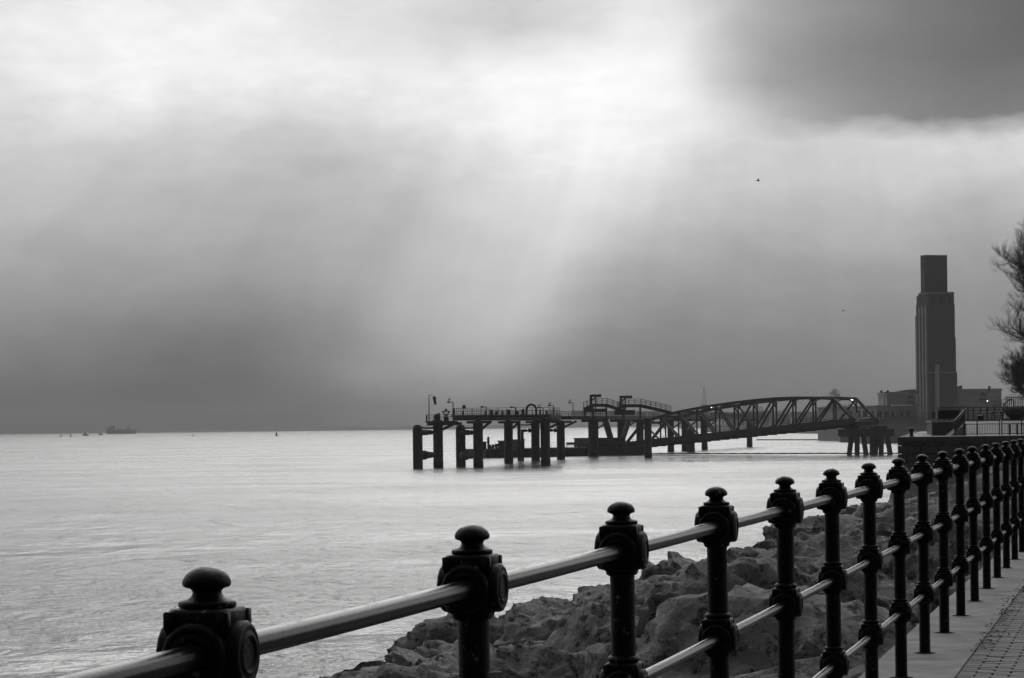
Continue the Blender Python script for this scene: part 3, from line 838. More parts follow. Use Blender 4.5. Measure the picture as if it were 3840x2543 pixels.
# picnic table
p0, p1 = Q(1530, 450, ty + 8.5), Q(1870, 440, ty + 8.5); yy = ty + 8.5
t = thing('picnic_table', 'timber picnic table with pale top on the terrace', 'table', ((p0.x + p1.x) / 2, yy, tz)); P = Part(t)
ht = .76
for k in range(5):
    mb = MB(); mb.box((p0.x, yy - .36 + k * .146, tz + ht - .05), (p1.x, yy - .36 + k * .146 + .135, tz + ht)); P('plank', mb, 'timber_pale')
for sx in (p0.x + .22, p1.x - .22):
    for sg in (-1, 1):
        mb = MB(); mb.beam((sx, yy + sg * .62, tz), (sx, yy + sg * .12, tz + ht - .05), .07, .05); P('leg', mb, 'railing_grey')
    mb = MB(); mb.beam((sx + .06, yy - .72, tz + .42), (sx + .06, yy + .72, tz + .42), .05, .08); P('cross_bar', mb, 'railing_grey')
for sg in (-1, 1):
    mb = MB(); mb.box((p0.x, yy + sg * .66 - .13, tz + .46), (p1.x, yy + sg * .66 + .13, tz + .50)); P('seat', mb, 'timber_pale')
# slatted bench on the lower quay
p0, p1 = Q(1970, 716, fy + 1.4), Q(2420, 716, fy + 1.4); yy = fy + 1.4
t = thing('slatted_bench', 'pale slatted bench behind the low quay fence', 'bench', ((p0.x + p1.x) / 2, yy, qz)); P = Part(t)
for k in range(4):
    mb = MB(); mb.box((p0.x, yy - .22 + k * .11, p0.z - .06), (p1.x, yy - .22 + k * .11 + .095, p0.z)); P('slat', mb, 'timber_pale')
for sx in (p0.x + .12, (p0.x + p1.x) / 2, p1.x - .12):
    mb = MB(); mb.box((sx - .05, yy - .2, qz), (sx + .05, yy + .2, p0.z - .061)); P('leg', mb, 'railing_grey')
# clipped evergreen in the corner of the terrace
c_ = Q(2180, 640, ty + 7.6); t = thing('evergreen_shrub', 'dense dark clipped evergreen shrub on the terrace', 'shrub', (c_.x, ty + 7.6, tz)); P = Part(t)
rs = random.Random(8); mb = MB()
top = Q(2180, 310, ty + 7.6).z - tz
for k in range(5200):
    a = rs.uniform(0, 6.283); f = rs.random()
    prof = .42 + .58 * min(1, f * 1.8) - .06 * max(0, f - .8) * 5
    rr = prof * .95 * math.sqrt(rs.uniform(.55, 1)) * (1 + .08 * math.sin(a * 5 + f * 9))
    p = Vector((c_.x + math.cos(a) * rr, ty + 7.6 + math.sin(a) * rr, tz + .02 + f * top * (1 + .06 * math.sin(a * 3))))
    u = Vector((rs.gauss(0, 1), rs.gauss(0, 1), rs.gauss(0, 1))).normalized(); v_ = u.orthogonal().normalized(); l = rs.uniform(.035, .075)
    mb.add([p - u * l, p + v_ * l * .6, p + u * l, p - v_ * l * .6], [(0, 1, 2, 3)])
stuff(P('foliage', mb, 'shrub_leaf'))
mb = MB(); mb.lathe([(.30, 0), (.62, top * .45), (.66, top * .8), (.45, top * .95), (.05, top)], 14, M=Matrix.Translation((c_.x, ty + 7.6, tz))); P('dense_core', mb, 'shrub_leaf')
mb = MB()
for k in range(4): a = k * 1.6; mb.tube([(c_.x + .06 * math.cos(a), ty + 7.6 + .06 * math.sin(a), tz - .02), (c_.x + .2 * math.cos(a), ty + 7.6 + .2 * math.sin(a), tz + .5)], [.05, .03], 6)
P('stem', mb, 'bark')
# palisade fence behind it
py_ = ty + 14
def onp(cx): p = Q(cx, 320, py_); p.z = tz; return p
hp = Q(2000, 45, py_).z - tz
t = thing('palisade_fence', 'tall dark steel palisade fence beneath the leafless tree', 'fence', onp(2100)); P = Part(t)
x = onp(1925).x; xe = onp(2368 + 300).x
while x < xe:
    mb = MB(); mb.add([(x - .035, py_, tz), (x + .035, py_, tz), (x + .035, py_, tz + hp - .06), (x, py_, tz + hp), (x - .035, py_, tz + hp - .06), (x, py_ + .02, tz), (x, py_ + .02, tz + hp - .05)], [(0, 1, 2, 3, 4), (1, 5, 6, 3, 2), (5, 0, 4, 3, 6)])
    P('pale', mb, 'railing_grey'); x += .155
for f in (.15, .97):
    mb = MB(); mb.box((onp(1925).x - .05, py_ + .021, tz + hp * f - .03), (xe, py_ + .06, tz + hp * f + .03)); P('rail', mb, 'railing_grey')
pts = [Q(1858, 300, py_ - .8), Q(1870, 240, py_ - .8), Q(1990, 130, py_ - .8), Q(2030, 120, py_ - .8), Q(2100, 122, py_ - .8), Q(2115, 150, py_ - .8), Q(2118, 330, py_ - .8)]
pts[0].z = tz; pts[-1].z = tz
mb = MB(); mb.tube(pts, .05, 8); o = recenter(mb.build('stair_handrail', 'railing_grey')); tag(o, 'bent dark pipe handrail in front of the palisade fence', 'handrail')

# ------------------------------------------------------------------ leafless trees at the right edge
def bare_tree(name, label, base, height, seed, crown0, spread, nbr, lean):
    r = random.Random(seed); t = thing(name, label, 'tree', base); P = Part(t)
    mt = MB(); mbr = MB(); mtw = MB()
    base = Vector(base)
    n = 9; pts = [base - Vector((0, 0, .1))]; d = Vector((lean, 0, 1)).normalized(); rad = [height * .021]
    for i in range(n):
        d = (d + Vector((r.gauss(0, .05), r.gauss(0, .05), .05))).normalized(); pts.append(pts[-1] + d * height * .9 / n); rad.append(height * .021 * (1 - .1 * (i + 1)))
    mt.tube(pts, rad, 9, cap=False)
    def grow(p, d, l, r0, lev):
        k = 5; q = [p]; rr = [r0]; dd = d
        for i in range(k):
            dd = (dd + Vector((r.gauss(0, .13), r.gauss(0, .13), r.gauss(.05 if lev < 2 else .2, .09)))).normalized()
            q.append(q[-1] + dd * l / k); rr.append(r0 * (1 - .15 * (i + 1)))
            if lev < 3:
                for _ in range({0: 3, 1: 3, 2: 2}[lev]):
                    if r.random() < .9:
                        ax = Vector((r.gauss(0, 1), r.gauss(0, 1), r.gauss(0, .7))).normalized()
                        d2 = (dd * .75 + ax * .75).normalized()
                        grow(q[-1], d2, l * r.uniform(.34, .52), rr[-1] * .62, lev + 1)
        (mbr if lev < 2 else mtw).tube(q, [max(x, .004) for x in rr], 5 if lev < 1 else (4 if lev == 1 else 3), cap=False)
    for k in range(nbr):
        f = crown0 + (1 - crown0) * k / nbr; i = min(int(f * n), n - 1); p = pts[i].lerp(pts[i + 1], f * n - i)
        a = k * 2.4 + r.uniform(-.3, .3)
        d0 = Vector((math.cos(a), math.sin(a), r.uniform(.25, .8) + f * .5)).normalized()
        grow(p, d0, spread * r.uniform(.8, 1.1) * (1.15 - .5 * abs(f - .45)), height * .0085, 0)
    P('trunk', mt, 'bark'); c = P('crown', mbr, 'bark'); stuff(P('twigs', mtw, 'bark', c))
    return t
TY = QY + 32
b0 = W(3955, 1560, TY); b0.z = tz
bare_tree('bare_tree', 'tall leafless tree with upswept twigs behind the palisade fence', b0, W(3955, 900, TY).z - tz, 14, .36, 3.6, 36, -.02)
b1 = W(3878, 1560, TY - 6); b1.z = tz
bare_tree('bare_tree', 'low bushy leafless tree leaning over the palisade fence', b1, W(3850, 1390, TY - 6).z - tz + .4, 33, .34, 2.1, 30, -.06)

# ------------------------------------------------------------------ jetty
DECK0, DECK1 = 8.05, 8.95
def CA(cx, cy): return 1500 + .2956 * cx, 1430 + .2956 * cy
def CB(cx, cy): return 2150 + .2956 * cx, 1430 + .2956 * cy
def CC(cx, cy): return 2800 + .2956 * cx, 1400 + .2956 * cy
def atA(cx, cy, Y): return W(*CA(cx, cy), Y)
def atB(cx, cy, Y): return W(*CB(cx, cy), Y)
def atC(cx, cy, Y): return W(*CC(cx, cy), Y)
PR = .84
def pile_mb(x, y, z1, r=PR, z0=-1.0):
    mb = MB(); mb.lathe([(r, z0), (r, z1)], 20, M=Matrix.Translation((x, y, 0))); return mb
def add_pile(P, x, y, z1, r=PR):
    po = P('pile', pile_mb(x, y, z1, r), 'pile_steel')
    mb = MB(); mb.lathe([(r + .02, -1.0), (r + .025, .55), (r + .05, .62), (r + .015, 1.0), (r + .012, 1.02)], 20, M=Matrix.Translation((x, y, 0)))
    P('weed_band', mb, 'pile_weed', po)
    return po
def handrail_mb(pts, h=1.05, post=1.8, rails=(1.0, .66, .33), w=.06, bars=0):
    mb = MB(); pts = [Vector(p) for p in pts]
    for a, b in zip(pts, pts[1:]):
        for r_ in rails: mb.beam(a + Vector((0, 0, h * r_)), b + Vector((0, 0, h * r_)), w)
        n = max(1, round((b - a).length / post))
        for k in range(n + 1):
            p = a.lerp(b, k / n); mb.beam(p, p + Vector((0, 0, h)), w * 1.2, w * 1.2, (0, 1, 0))
        if bars:
            n = int((b - a).length / bars)
            for k in range(n): p = a.lerp(b, (k + .5) / n); mb.beam(p, p + Vector((0, 0, h)), w * .6, w * .6, (0, 1, 0))
    return mb
pa = WZ(1644, 1755); pb = WZ(1794, 1753.7); pc = WZ(1908, 1737.4); pd_ = WZ(2009, 1730); pe = WZ(2046, 1746.3); pf = WZ(2104, 1722.6)

# left breasting platform
lp = thing('breasting_platform', 'low platform on one thick pile at the outer end of the jetty', 'jetty', (pa.x, pa.y, 0)); P = Part(lp)
add_pile(P, pa.x, pa.y, 7.30)
a, b_ = atA(345, 550, pa.y), atA(780, 550, pa.y)
mb = MB(); mb.box((a.x, pa.y - 1.6, 7.25), (b_.x, pa.y + 3.0, 7.75)); P('cap_beam', mb, 'deck_concrete')
a2, b2 = atA(325, 500, pa.y), atA(700, 500, pa.y)
mb = MB(); mb.box((a2.x, pa.y - 2.0, 7.76), (b2.x, pa.y + 3.4, 8.0)); P('deck', mb, 'deck_concrete')
mb = MB(); mb.beam(atA(540, 612, pa.y - .4), atA(735, 515, pa.y - .4), .45); P('brace', mb, 'pile_steel')
e0, e1 = Vector((a2.x + .15, pa.y - 1.8, 8.0)), Vector((b2.x - .1, pa.y - 1.8, 8.0))
f0, f1 = Vector((a2.x + .15, pa.y + 3.2, 8.0)), Vector((b2.x - .1, pa.y + 3.2, 8.0))
P('guard_rail', handrail_mb([f0, e0, e1]), 'steel_dark'); P('guard_rail', handrail_mb([f0, f1]), 'steel_dark')
PZ = 8.0

# jetty head: polygon deck on piles
jh = thing('jetty_head', 'broad jetty head deck carried on thick round piles', 'jetty', (pe.x, pe.y, 0)); P = Part(jh)
L_ = atA(697, 460, 404); R_ = atA(2025, 460, 421); F_ = atA(2025, 460, 497)
poly = [(L_.x, 403), (R_.x - 2.0, 411), (R_.x, 421), (F_.x, 497), (F_.x - 7, 500), (pc.x - 2.2, 452), (L_.x - .6, 412)]
mb = MB(); mb.prism(poly, DECK0, DECK1 - .32); P('deck_beam', mb, 'steel_dark')
cx_ = sum(p[0] for p in poly) / len(poly); cy_ = sum(p[1] for p in poly) / len(poly)
big = [(cx_ + (x - cx_) * 1.03, cy_ + (y - cy_) * 1.01) for x, y in poly]
mb = MB(); mb.prism(big, DECK1 - .315, DECK1); P('deck', mb, 'deck_concrete')
pipe = [Vector((x, y - .5, DECK0 + .18)) for x, y in poly[:3]]
mb = MB(); mb.tube(pipe, .22, 8); P('pipe', mb, 'pile_steel')
P('guard_rail', handrail_mb([(x, y, DECK1) for x, y in poly[:4]], 1.15, 1.6, (1.0, .6, .2)), 'steel_dark')
P('guard_rail', handrail_mb([(x, y, DECK1) for x, y in poly[3:] + poly[:1]], 1.15, 1.6, (1.0, .6, .2)), 'steel_dark')
for p in (pb, pc, pd_, pe, pf):
    add_pile(P, p.x, p.y, DECK0 - .55)
    mb = MB(); mb.box((p.x - 1.9, p.y - 1.2, DECK0 - .56), (p.x + 2.3, p.y + 1.2, DECK0 - .12)); P('pile_cap', mb, 'deck_concrete')
    mb = MB(); mb.box((p.x - .5, p.y - .5, DECK0 - .118), (p.x + .5, p.y + .5, DECK0 + .01)); P('bearing', mb, 'steel_dark')
for a, b_ , yy in (((1045, 600), (1160, 505), pb.y), ((1425, 598), (1520, 510), pc.y), ((1900, 590), (2010, 530), pe.y + 20), ((2085, 580), (2240, 505), pf.y)):
    mb = MB(); mb.beam(atA(*a, yy), atA(*b_, yy), .42); P('brace', mb, 'pile_steel')
for cx in (1514, 1555):
    p = WZ(*CA(cx, 1012)); mb = pile_mb(p.x, p.y, 7.6 if cx == 1514 else 6.3, .33 if cx == 1514 else .30); P('slender_pile', mb, 'pile_steel')
# fender tubes between the slender piles and main piles
for (c0, y0), (c1, y1), yy in (((1565, 625), (1675, 625), 470), ((1900, 622), (1995, 622), 478)):
    a, b_ = atA(c0, y0, yy), atA(c1, y1, yy)
    mb = MB(); mb.tube([a, a.lerp(b_, .4), a.lerp(b_, .42), a.lerp(b_, .55), a.lerp(b_, .57), a.lerp(b_, .8), b_], [.30, .30, .18, .18, .42, .42, .25], 10); P('strut', mb, 'pile_steel')
mb = MB(); a, b_ = atA(1530, 553, 468), atA(1680, 545, 468); mb.tube([a, a.lerp(b_, .5) - Vector((0, 0, .1)), b_], .14, 6); P('cable', mb, 'pile_steel')
# items on the deck: fire hydrant boxes / cabinets
rj = random.Random(4)
for cx in (750, 1085, 1160, 1220, 1300, 1380, 1490, 1560, 1780, 1860):
    p = atA(cx, 400, 420 + rj.uniform(0, 6)); w_ = rj.uniform(.15, .32); h_ = rj.uniform(.5, 1.0)
    u = min(max(p.x, L_.x + 1), R_.x)
    mb = MB(); mb.box((u - w_, p.y - .3, DECK1 - .01), (u + w_, p.y + .3, DECK1 + h_)); mb.box((u - w_ - .05, p.y - .35, DECK1 + h_), (u + w_ + .05, p.y + .35, DECK1 + h_ + .06))
    o = recenter(mb.build('deck_cabinet', 'steel_dark')); tag(o, 'small dark equipment cabinet behind the jetty head railing', 'cabinet', 'cabinets on the jetty head')
# hoop
a = atA(1667, 400, 418); mb = MB(); rr = .85
mb.tube([(a.x - rr, a.y, DECK1)] + [(a.x - rr * math.cos(q_), a.y, DECK1 + .9 + rr * math.sin(q_)) for q_ in np.linspace(0, math.pi, 12)] + [(a.x + rr, a.y, DECK1)], .20, 8)
tag(recenter(mb.build('arched_hoop', 'steel_dark')), 'thick arched hoop standing on the jetty head deck', 'hoop')

# fender dolphins with arms
def dolphin(pxl, pxr, pyb, pile, label, cxs):
    p = WZ((pxl + pxr) / 2, pyb); t = thing('fender_dolphin', label, 'dolphin', (p.x, p.y, 0), 'fender dolphins'); P = Part(t)
    r = (pxr - pxl) / 2 / K * p.y
    zt = W(pxl, CA(0, 552)[1], p.y).z
    mb = MB(); mb.lathe([(r, -1), (r, zt - .9), (r * .93, zt - .45), (r * .7, zt - .1), (r * .3, zt), (.01, zt)], 20, M=Matrix.Translation((p.x, p.y, 0))); P('pile', mb, 'pile_steel')
    q_ = Vector((pile.x, pile.y, 0)); p0 = Vector((p.x, p.y, 0))
    d = (q_ - p0).normalized(); dist = (q_ - p0).length
    def at(f, z): return p0 + d * (r + (dist - r - PR) * f) + Vector((0, 0, z))
    z1 = W(pxl, CA(0, 652)[1], p.y).z; z2 = W(pxl, CA(0, 940)[1], p.y).z; z3 = W(pxl, CA(0, 585)[1], p.y).z
    mb = MB(); mb.tube([at(-.1, z1), at(.45, z1), at(.46, z1), at(.62, z1), at(.63, z1), at(.72, z1), at(.73, z1), at(1.05, z1)], [.50, .46, .20, .20, .42, .38, .28, .28], 12); P('upper_fender', mb, 'pile_steel')
    mb = MB(); mb.tube([at(-.05, z2), at(.10, z2), at(.11, z2), at(.28, z2), at(.29, z2), at(1.02, z2)], [.35, .4, .80, .80, .68, .38], 14); P('cone_fender', mb, 'pile_steel')
    mb = MB(); n = 9; mb.tube([at(k / (n - 1), z3 + .5 * ((k / (n - 1) - .55) ** 2 - .3)) for k in range(n)], .15, 6); P('chain', mb, 'pile_steel')
dolphin(1549, 1586, 1758, pa, 'outer round-topped fender pile tied to the low platform', None)
dolphin(1710.5, 1747, 1750.7, pb, 'inner round-topped fender pile tied to the jetty head', None)

# walkway running back along the shore
wk0 = Vector((atA(2025, 0, 497).x + .05, 497, 0)); wk1 = atB(2330, 0, 712); wk1.z = 0
wd = (wk1 - wk0).normalized(); wp = Vector((wd.y, -wd.x, 0))
wt = thing('walkway', 'long pipe walkway on piles running back from the jetty head', 'jetty', (wk0.x, wk0.y, 0)); P = Part(wt)
def wq(s, t, z): return wk0 + wd * s + wp * t + Vector((0, 0, z))
WL = (wk1 - wk0).length
mb = MB(); mb.prism([tuple(wq(0, -2.4, 0).xy), tuple(wq(WL, -2.4, 0).xy), tuple(wq(WL, 2.4, 0).xy), tuple(wq(0, 2.4, 0).xy)], DECK0 + .15, DECK1 - .2); P('deck_beam', mb, 'steel_dark')
mb = MB(); mb.prism([tuple(wq(0, -2.7, 0).xy), tuple(wq(WL, -2.7, 0).xy), tuple(wq(WL, 2.7, 0).xy), tuple(wq(0, 2.7, 0).xy)], DECK1 - .197, DECK1 - .02); P('deck', mb, 'deck_concrete')
for sg in (-1, 1): P('guard_rail', handrail_mb([wq(0, 2.5 * sg, DECK1 - .02), wq(WL, 2.5 * sg, DECK1 - .02)], 1.1, 2.0, (1.0, .5), .06, .55), 'steel_dark')
for px in (2216, 2322, 2390, 2508, 2560, 2634, 2804):
    # walk along the walkway to the point seen at this column
    best = min((abs(1920 + K * wq(s_, 0, 0).x / wq(s_, 0, 0).y - px), s_) for s_ in np.linspace(3, WL - 2, 400))[1]
    p = wq(best, .5, 0); add_pile(P, p.x, p.y, DECK0 - .4, {2216: 1.12, 2322: .95}.get(px, .82))
    mb = MB(); mb.box((p.x - 2.6, p.y - 1.0, DECK0 - .41), (p.x + 2.6, p.y + 1.0, DECK0 + .14)); P('pile_cap', mb, 'deck_concrete')
    mb = MB(); mb.beam((p.x + .7, p.y, DECK0 - 2.0), (p.x + 3.4, p.y, DECK0 - .25), .35); P('brace', mb, 'pile_steel')
# free-standing mooring piles in front of the bridge
for (px, py, wpx, zt, lb) in ((2431, 1718, 28, 8.0, 'tall round guide pile standing in front of the pontoon end'), (2592, 1697.5, 28, 5.5, 'shorter round guide pile standing below the truss bridge')):
    p = WZ(px, py); r = wpx / 2 / K * p.y
    t = thing('guide_pile', lb, 'pile', (p.x, p.y, 0), 'guide piles'); P = Part(t)
    add_pile(P, p.x, p.y, zt, r)
    mb = MB(); mb.lathe([(r * 1.15, zt), (r * 1.15, zt + .3), (r * .3, zt + .5), (.02, zt + .5)], 20, M=Matrix.Translation((p.x, p.y, 0))); P('cap', mb, 'steel_dark')

# raised humped gangways with davits
def gangway(pts, Y, label, y_off, towers):
    ps = [atB(cx, cy, Y) for cx, cy in pts]; t = thing('humped_gangway', label, 'gangway', (ps[0].x, Y, 0), 'humped gangways over the walkway'); P = Part(t)
    mb = MB(); mb2 = MB()
    for a, b_ in zip(ps, ps[1:]):
        for dy_ in (0, 2.2): mb.beam(a + Vector((0, dy_, -.35)), b_ + Vector((0, dy_, -.35)), .25, .7)
        mb2.add([a, b_, b_ + Vector((0, 2.2, 0)), a + Vector((0, 2.2, 0))], [(0, 1, 2, 3)]); mb2.add([a + Vector((0, 0, -.06)), b_ + Vector((0, 0, -.06)), b_ + Vector((0, 2.2, -.06)), a + Vector((0, 2.2, -.06))], [(3, 2, 1, 0)])
    P('girder', mb, 'steel_dark'); P('deck', mb2, 'steel_dark')
    for dy_ in (0, 2.2): P('guard_rail', handrail_mb([p + Vector((0, dy_, 0)) for p in ps], 1.15, 1.2, (1.0, .66, .33), .06), 'steel_dark')
    for cx, top in towers:
        p = atB(cx, top, Y)
        for dy_ in (0, 2.2):
            mb = MB(); mb.beam((p.x, Y + dy_, DECK1 - .6), (p.x, Y + dy_, p.z - .3), .3, .3, (0, 1, 0)); P('leg', mb, 'steel_dark')
gangway([(130, 335), (175, 318), (240, 282), (430, 285), (660, 362)], 508, 'humped gangway below the outer davit', 0, ((150, 330), (250, 290), (420, 290)))
gangway([(560, 330), (630, 290), (860, 290), (1240, 378)], 522, 'humped gangway reaching the pontoon bridge', 0, ((640, 300), (850, 300)))
mb = MB(); a, b_ = atB(130, 350, 506), atB(415, 388, 506); mb.box((a.x, 505, b_.z), (b_.x, 509.5, a.z)); o = recenter(mb.build('gangway_landing', 'steel_dark')); tag(o, 'dark landing slab under the outer gangway', 'platform')
mb = MB(); a, b_ = atB(520, 368, 520), atB(780, 425, 520); mb.box((a.x, 519, b_.z), (b_.x, 524, a.z)); o = recenter(mb.build('gangway_landing', 'steel_dark')); tag(o, 'dark landing slab under the inner gangway', 'platform')
def davit(cx, top, base, jib_end, Y, label):
    p = atB(cx, base, Y); tp = atB(cx, top, Y); je = atB(jib_end, top + 13, Y); t = thing('jib_davit', label, 'crane', p); P = Part(t)
    mb = MB(); mb.beam(p, tp, .5, .5, (0, 1, 0)); P('mast', mb, 'steel_dark')
    mb = MB(); mb.beam((p.x, Y, je.z), je, .35, .55); mb.beam((je.x - .1, Y, je.z + .3), (je.x - .1, Y, je.z - .3), .5, .5, (0, 1, 0)); P('jib', mb, 'steel_dark')
    mb = MB(); mb.beam((p.x, Y, je.z - 1.2), (p.x + 1.3, Y, je.z - .1), .25); P('knee_brace', mb, 'steel_dark')
    h = atB(cx + 58, top + 30, Y); mb = MB(); mb.beam((h.x, Y, je.z - .2), (h.x, Y, je.z - 3.6), .28, .28, (0, 1, 0)); P('hoist', mb, 'steel_dark')
davit(222, 170, 350, 345, 507.5, 'outer jib davit above the humped gangway')
davit(600, 185, 350, 738, 521.5, 'inner jib davit above the humped gangway')

# lamp posts and fittings on the jetty
def lamp(cx, top, Y, z0, label, bird=False, arm=-1):
    p = atA(cx, top, Y); t = thing('lamp_post', label, 'lamp post', (p.x, Y, z0), 'lamp posts on the jetty'); P = Part(t)
    mb = MB(); mb.tube([(p.x, Y, z0 - .01), (p.x, Y, p.z - .1)], [.11, .08], 8); P('pole', mb, 'steel_dark')
    mb = MB(); mb.tube([(p.x, Y, p.z - .12), (p.x + arm * .25, Y, p.z), (p.x + arm * .6, Y, p.z)], .07, 6); P('arm', mb, 'steel_dark')
    mb = MB(); mb.lathe([(.06, .12), (.28, .05), (.30, -.08), (.22, -.16), (.03, -.17)][::-1], 12, M=Matrix.Translation((p.x + arm * .75, Y, p.z))); P('lantern', mb, 'steel_dark')
    return p
def gull_perched(p, label, s=1.0):
    mb = MB()
    mb.tube([(p.x - .26 * s, p.y, p.z + .16 * s), (p.x - .14 * s, p.y, p.z + .17 * s), (p.x, p.y, p.z + .22 * s), (p.x + .12 * s, p.y, p.z + .26 * s), (p.x + .17 * s, p.y, p.z + .36 * s), (p.x + .21 * s, p.y, p.z + .42 * s), (p.x + .27 * s, p.y, p.z + .41 * s), (p.x + .34 * s, p.y, p.z + .40 * s)],
            [.01 * s, .05 * s, .10 * s, .09 * s, .05 * s, .06 * s, .05 * s, .008 * s], 8)
    o = mb.build('gull', 'feather')
    for q_ in (-.02, .05):
        mb2 = MB(); mb2.tube([(p.x + q_ * s, p.y, p.z), (p.x + q_ * s, p.y, p.z + .16 * s)], .012 * s, 4); 
        o2 = mb2.build('leg', 'feather'); o2.parent = o
    return tag(o, label, 'bird')
lz = {}
p = lamp(672, 262, pa.y + 1, PZ, 'tall lamp post on the low outer platform'); gull_perched(Vector((p.x - .7, pa.y + 1, p.z + .12)), 'gull perched on the lamp of the low outer platform', 1.2)
lamp(1095, 322, 409, DECK1, 'lamp post on the outer half of the jetty head')
lamp(1470, 326, 412, DECK1, 'lamp post beside the arched hoop on the jetty head')
p = lamp(1815, 330, 425, DECK1, 'shorter lamp post near the inner corner of the jetty head'); gull_perched(Vector((p.x - .7, 425, p.z + .12)), 'gull perched on the shorter lamp of the jetty head')
p = lamp(1948, 303, 421, DECK1, 'taller lamp post at the inner corner of the jetty head'); gull_perched(Vector((p.x - .7, 421, p.z + .12)), 'gull perched on the taller lamp of the jetty head')
p = lamp(2195, 270, 512, DECK1, 'lamp post at the start of the walkway'); gull_perched(Vector((p.x - .7, 512, p.z + .12)), 'gull perched on the lamp at the start of the walkway', 1.2)
# round beacon lamp
p = atA(805, 325, 408); t = thing('round_beacon', 'small round beacon on a thin post on the jetty head', 'beacon', (p.x, 408, DECK1)); P = Part(t)
mb = MB(); mb.tube([(p.x, 408, DECK1), (p.x, 408, p.z)], .05, 6); P('post', mb, 'steel_dark')
mb = MB(); mb.lathe([(.02, -.36), (.26, -.25), (.36, 0), (.26, .25), (.02, .36)], 12, M=Matrix.Translation((p.x + .08, 408, p.z))); P('lens', mb, 'steel_dark')
# inverted triangle beacon on pedestal
p = atA(585, 435, pa.y); t = thing('basket_beacon', 'inverted triangular basket beacon on a pedestal on the low platform', 'beacon', (p.x, pa.y, PZ)); P = Part(t)
mb = MB(); mb.box((p.x - .42, pa.y - .4, PZ), (p.x + .42, pa.y + .4, PZ + .75)); P('pedestal', mb, 'steel_dark')
tp = atA(585, 378, pa.y).z; mb = MB()
for k in range(8):
    a = k * math.pi / 4; mb.beam((p.x, pa.y, PZ + .74), (p.x + .75 * math.cos(a), pa.y + .75 * math.sin(a), tp), .09)
mb.lathe([(.76, tp - .12), (.80, tp), (.70, tp + .04)], 16, M=Matrix.Translation((p.x, pa.y, 0))); mb.lathe([(.42, tp - .85), (.45, tp - .75)], 12, M=Matrix.Translation((p.x, pa.y, 0)))
mb.lathe([(.2, tp), (.22, tp + .3), (.05, tp + .45)], 8, M=Matrix.Translation((p.x, pa.y, 0))); P('basket', mb, 'steel_dark')
# lifebuoy / winch
p = atA(470, 460, pa.y - .5); t = thing('mooring_winch', 'small mooring winch on the low platform', 'winch', (p.x, pa.y - .5, PZ)); P = Part(t)
M = Matrix.Translation((p.x, pa.y - .5, PZ + .62)) @ Matrix.Rotation(math.pi / 2, 4, 'X')
mb = MB(); mb.lathe([(.55, -.35), (.6, -.3), (.3, -.25), (.3, .25), (.6, .3), (.55, .35)], 14, M=M); P('drum', mb, 'steel_dark')
mb = MB(); mb.box((p.x - .8, pa.y - 1.0, PZ), (p.x + .8, pa.y, PZ + .18)); mb.box((p.x + .1, pa.y - .8, PZ + .18), (p.x + .5, pa.y - .2, PZ + 1.35)); P('frame', mb, 'steel_dark')
# windsock
p = atA(368, 500, pa.y + 1); tp = atA(368, 175, pa.y + 1); t = thing('windsock', 'dark windsock hanging slack from a thin mast on the low platform', 'windsock', (p.x, p.y, PZ)); P = Part(t)
mb = MB(); mb.tube([(p.x, p.y, PZ), tp], [.10, .07], 8); P('mast', mb, 'steel_dark')
ae = atA(428, 180, pa.y + 1); mb = MB(); mb.tube([tp, ae], .04, 6); P('arm', mb, 'steel_dark')
s0, s1 = atA(433, 195, pa.y + 1), atA(450, 297, pa.y + 1)
mb = MB(); mb.tube([ae, s0], .03, 4); mb.tube([s0, s0.lerp(s1, .35), s0.lerp(s1, .7), s1], [.29, .27, .23, .18], 12); P('sock', mb, 'cloth')

# ------------------------------------------------------------------ landing pontoon
pl = WZ(1822, 1718); pr_ = WZ(2425, 1706)
pz = 7 - (1686 - 1597) * pl.y / K
pdv = (pr_ - pl).normalized(); pn = Vector((-pdv.y, pdv.x, 0))
pt = thing('pontoon', 'long black floating landing pontoon moored behind the jetty', 'pontoon', (pl.x + 18, pl.y, 0)); P = Part(pt)
def pq(s, t, z): return Vector((pl.x, pl.y, 0)) + pdv * s + pn * t + Vector((0, 0, z))
PLn = (pr_ - pl).length
mb = MB(); mb.prism([tuple(pq(0, 0, 0).xy), tuple(pq(PLn, 0, 0).xy), tuple(pq(PLn, 16, 0).xy), tuple(pq(1.5, 16, 0).xy)], -.6, pz); P('hull', mb, 'hull_paint')
mb = MB(); mb.prism([tuple(pq(-.2, -.2, 0).xy), tuple(pq(PLn + .2, -.2, 0).xy), tuple(pq(PLn + .2, 16.2, 0).xy), tuple(pq(1.3, 16.2, 0).xy)], pz + .003, pz + .16); P('deck', mb, 'deck_concrete')
for k in range(9):
    s_ = (k + .5) * PLn / 9; mb = MB(); M = Matrix.Translation(pq(s_, -.25, .95)) @ Matrix.Rotation(math.pi / 2, 4, 'X'); mb.lathe([(.5, -.2), (.55, 0), (.5, .2)], 12, M=M); P('tyre_fender', mb, 'iron_paint')
PD = pz + .16
P('guard_rail', handrail_mb([pq(17, .4, PD), pq(PLn * .62, .4, PD)], 1.2, 3.0, (1.0, .5), .05), 'steel_dark')
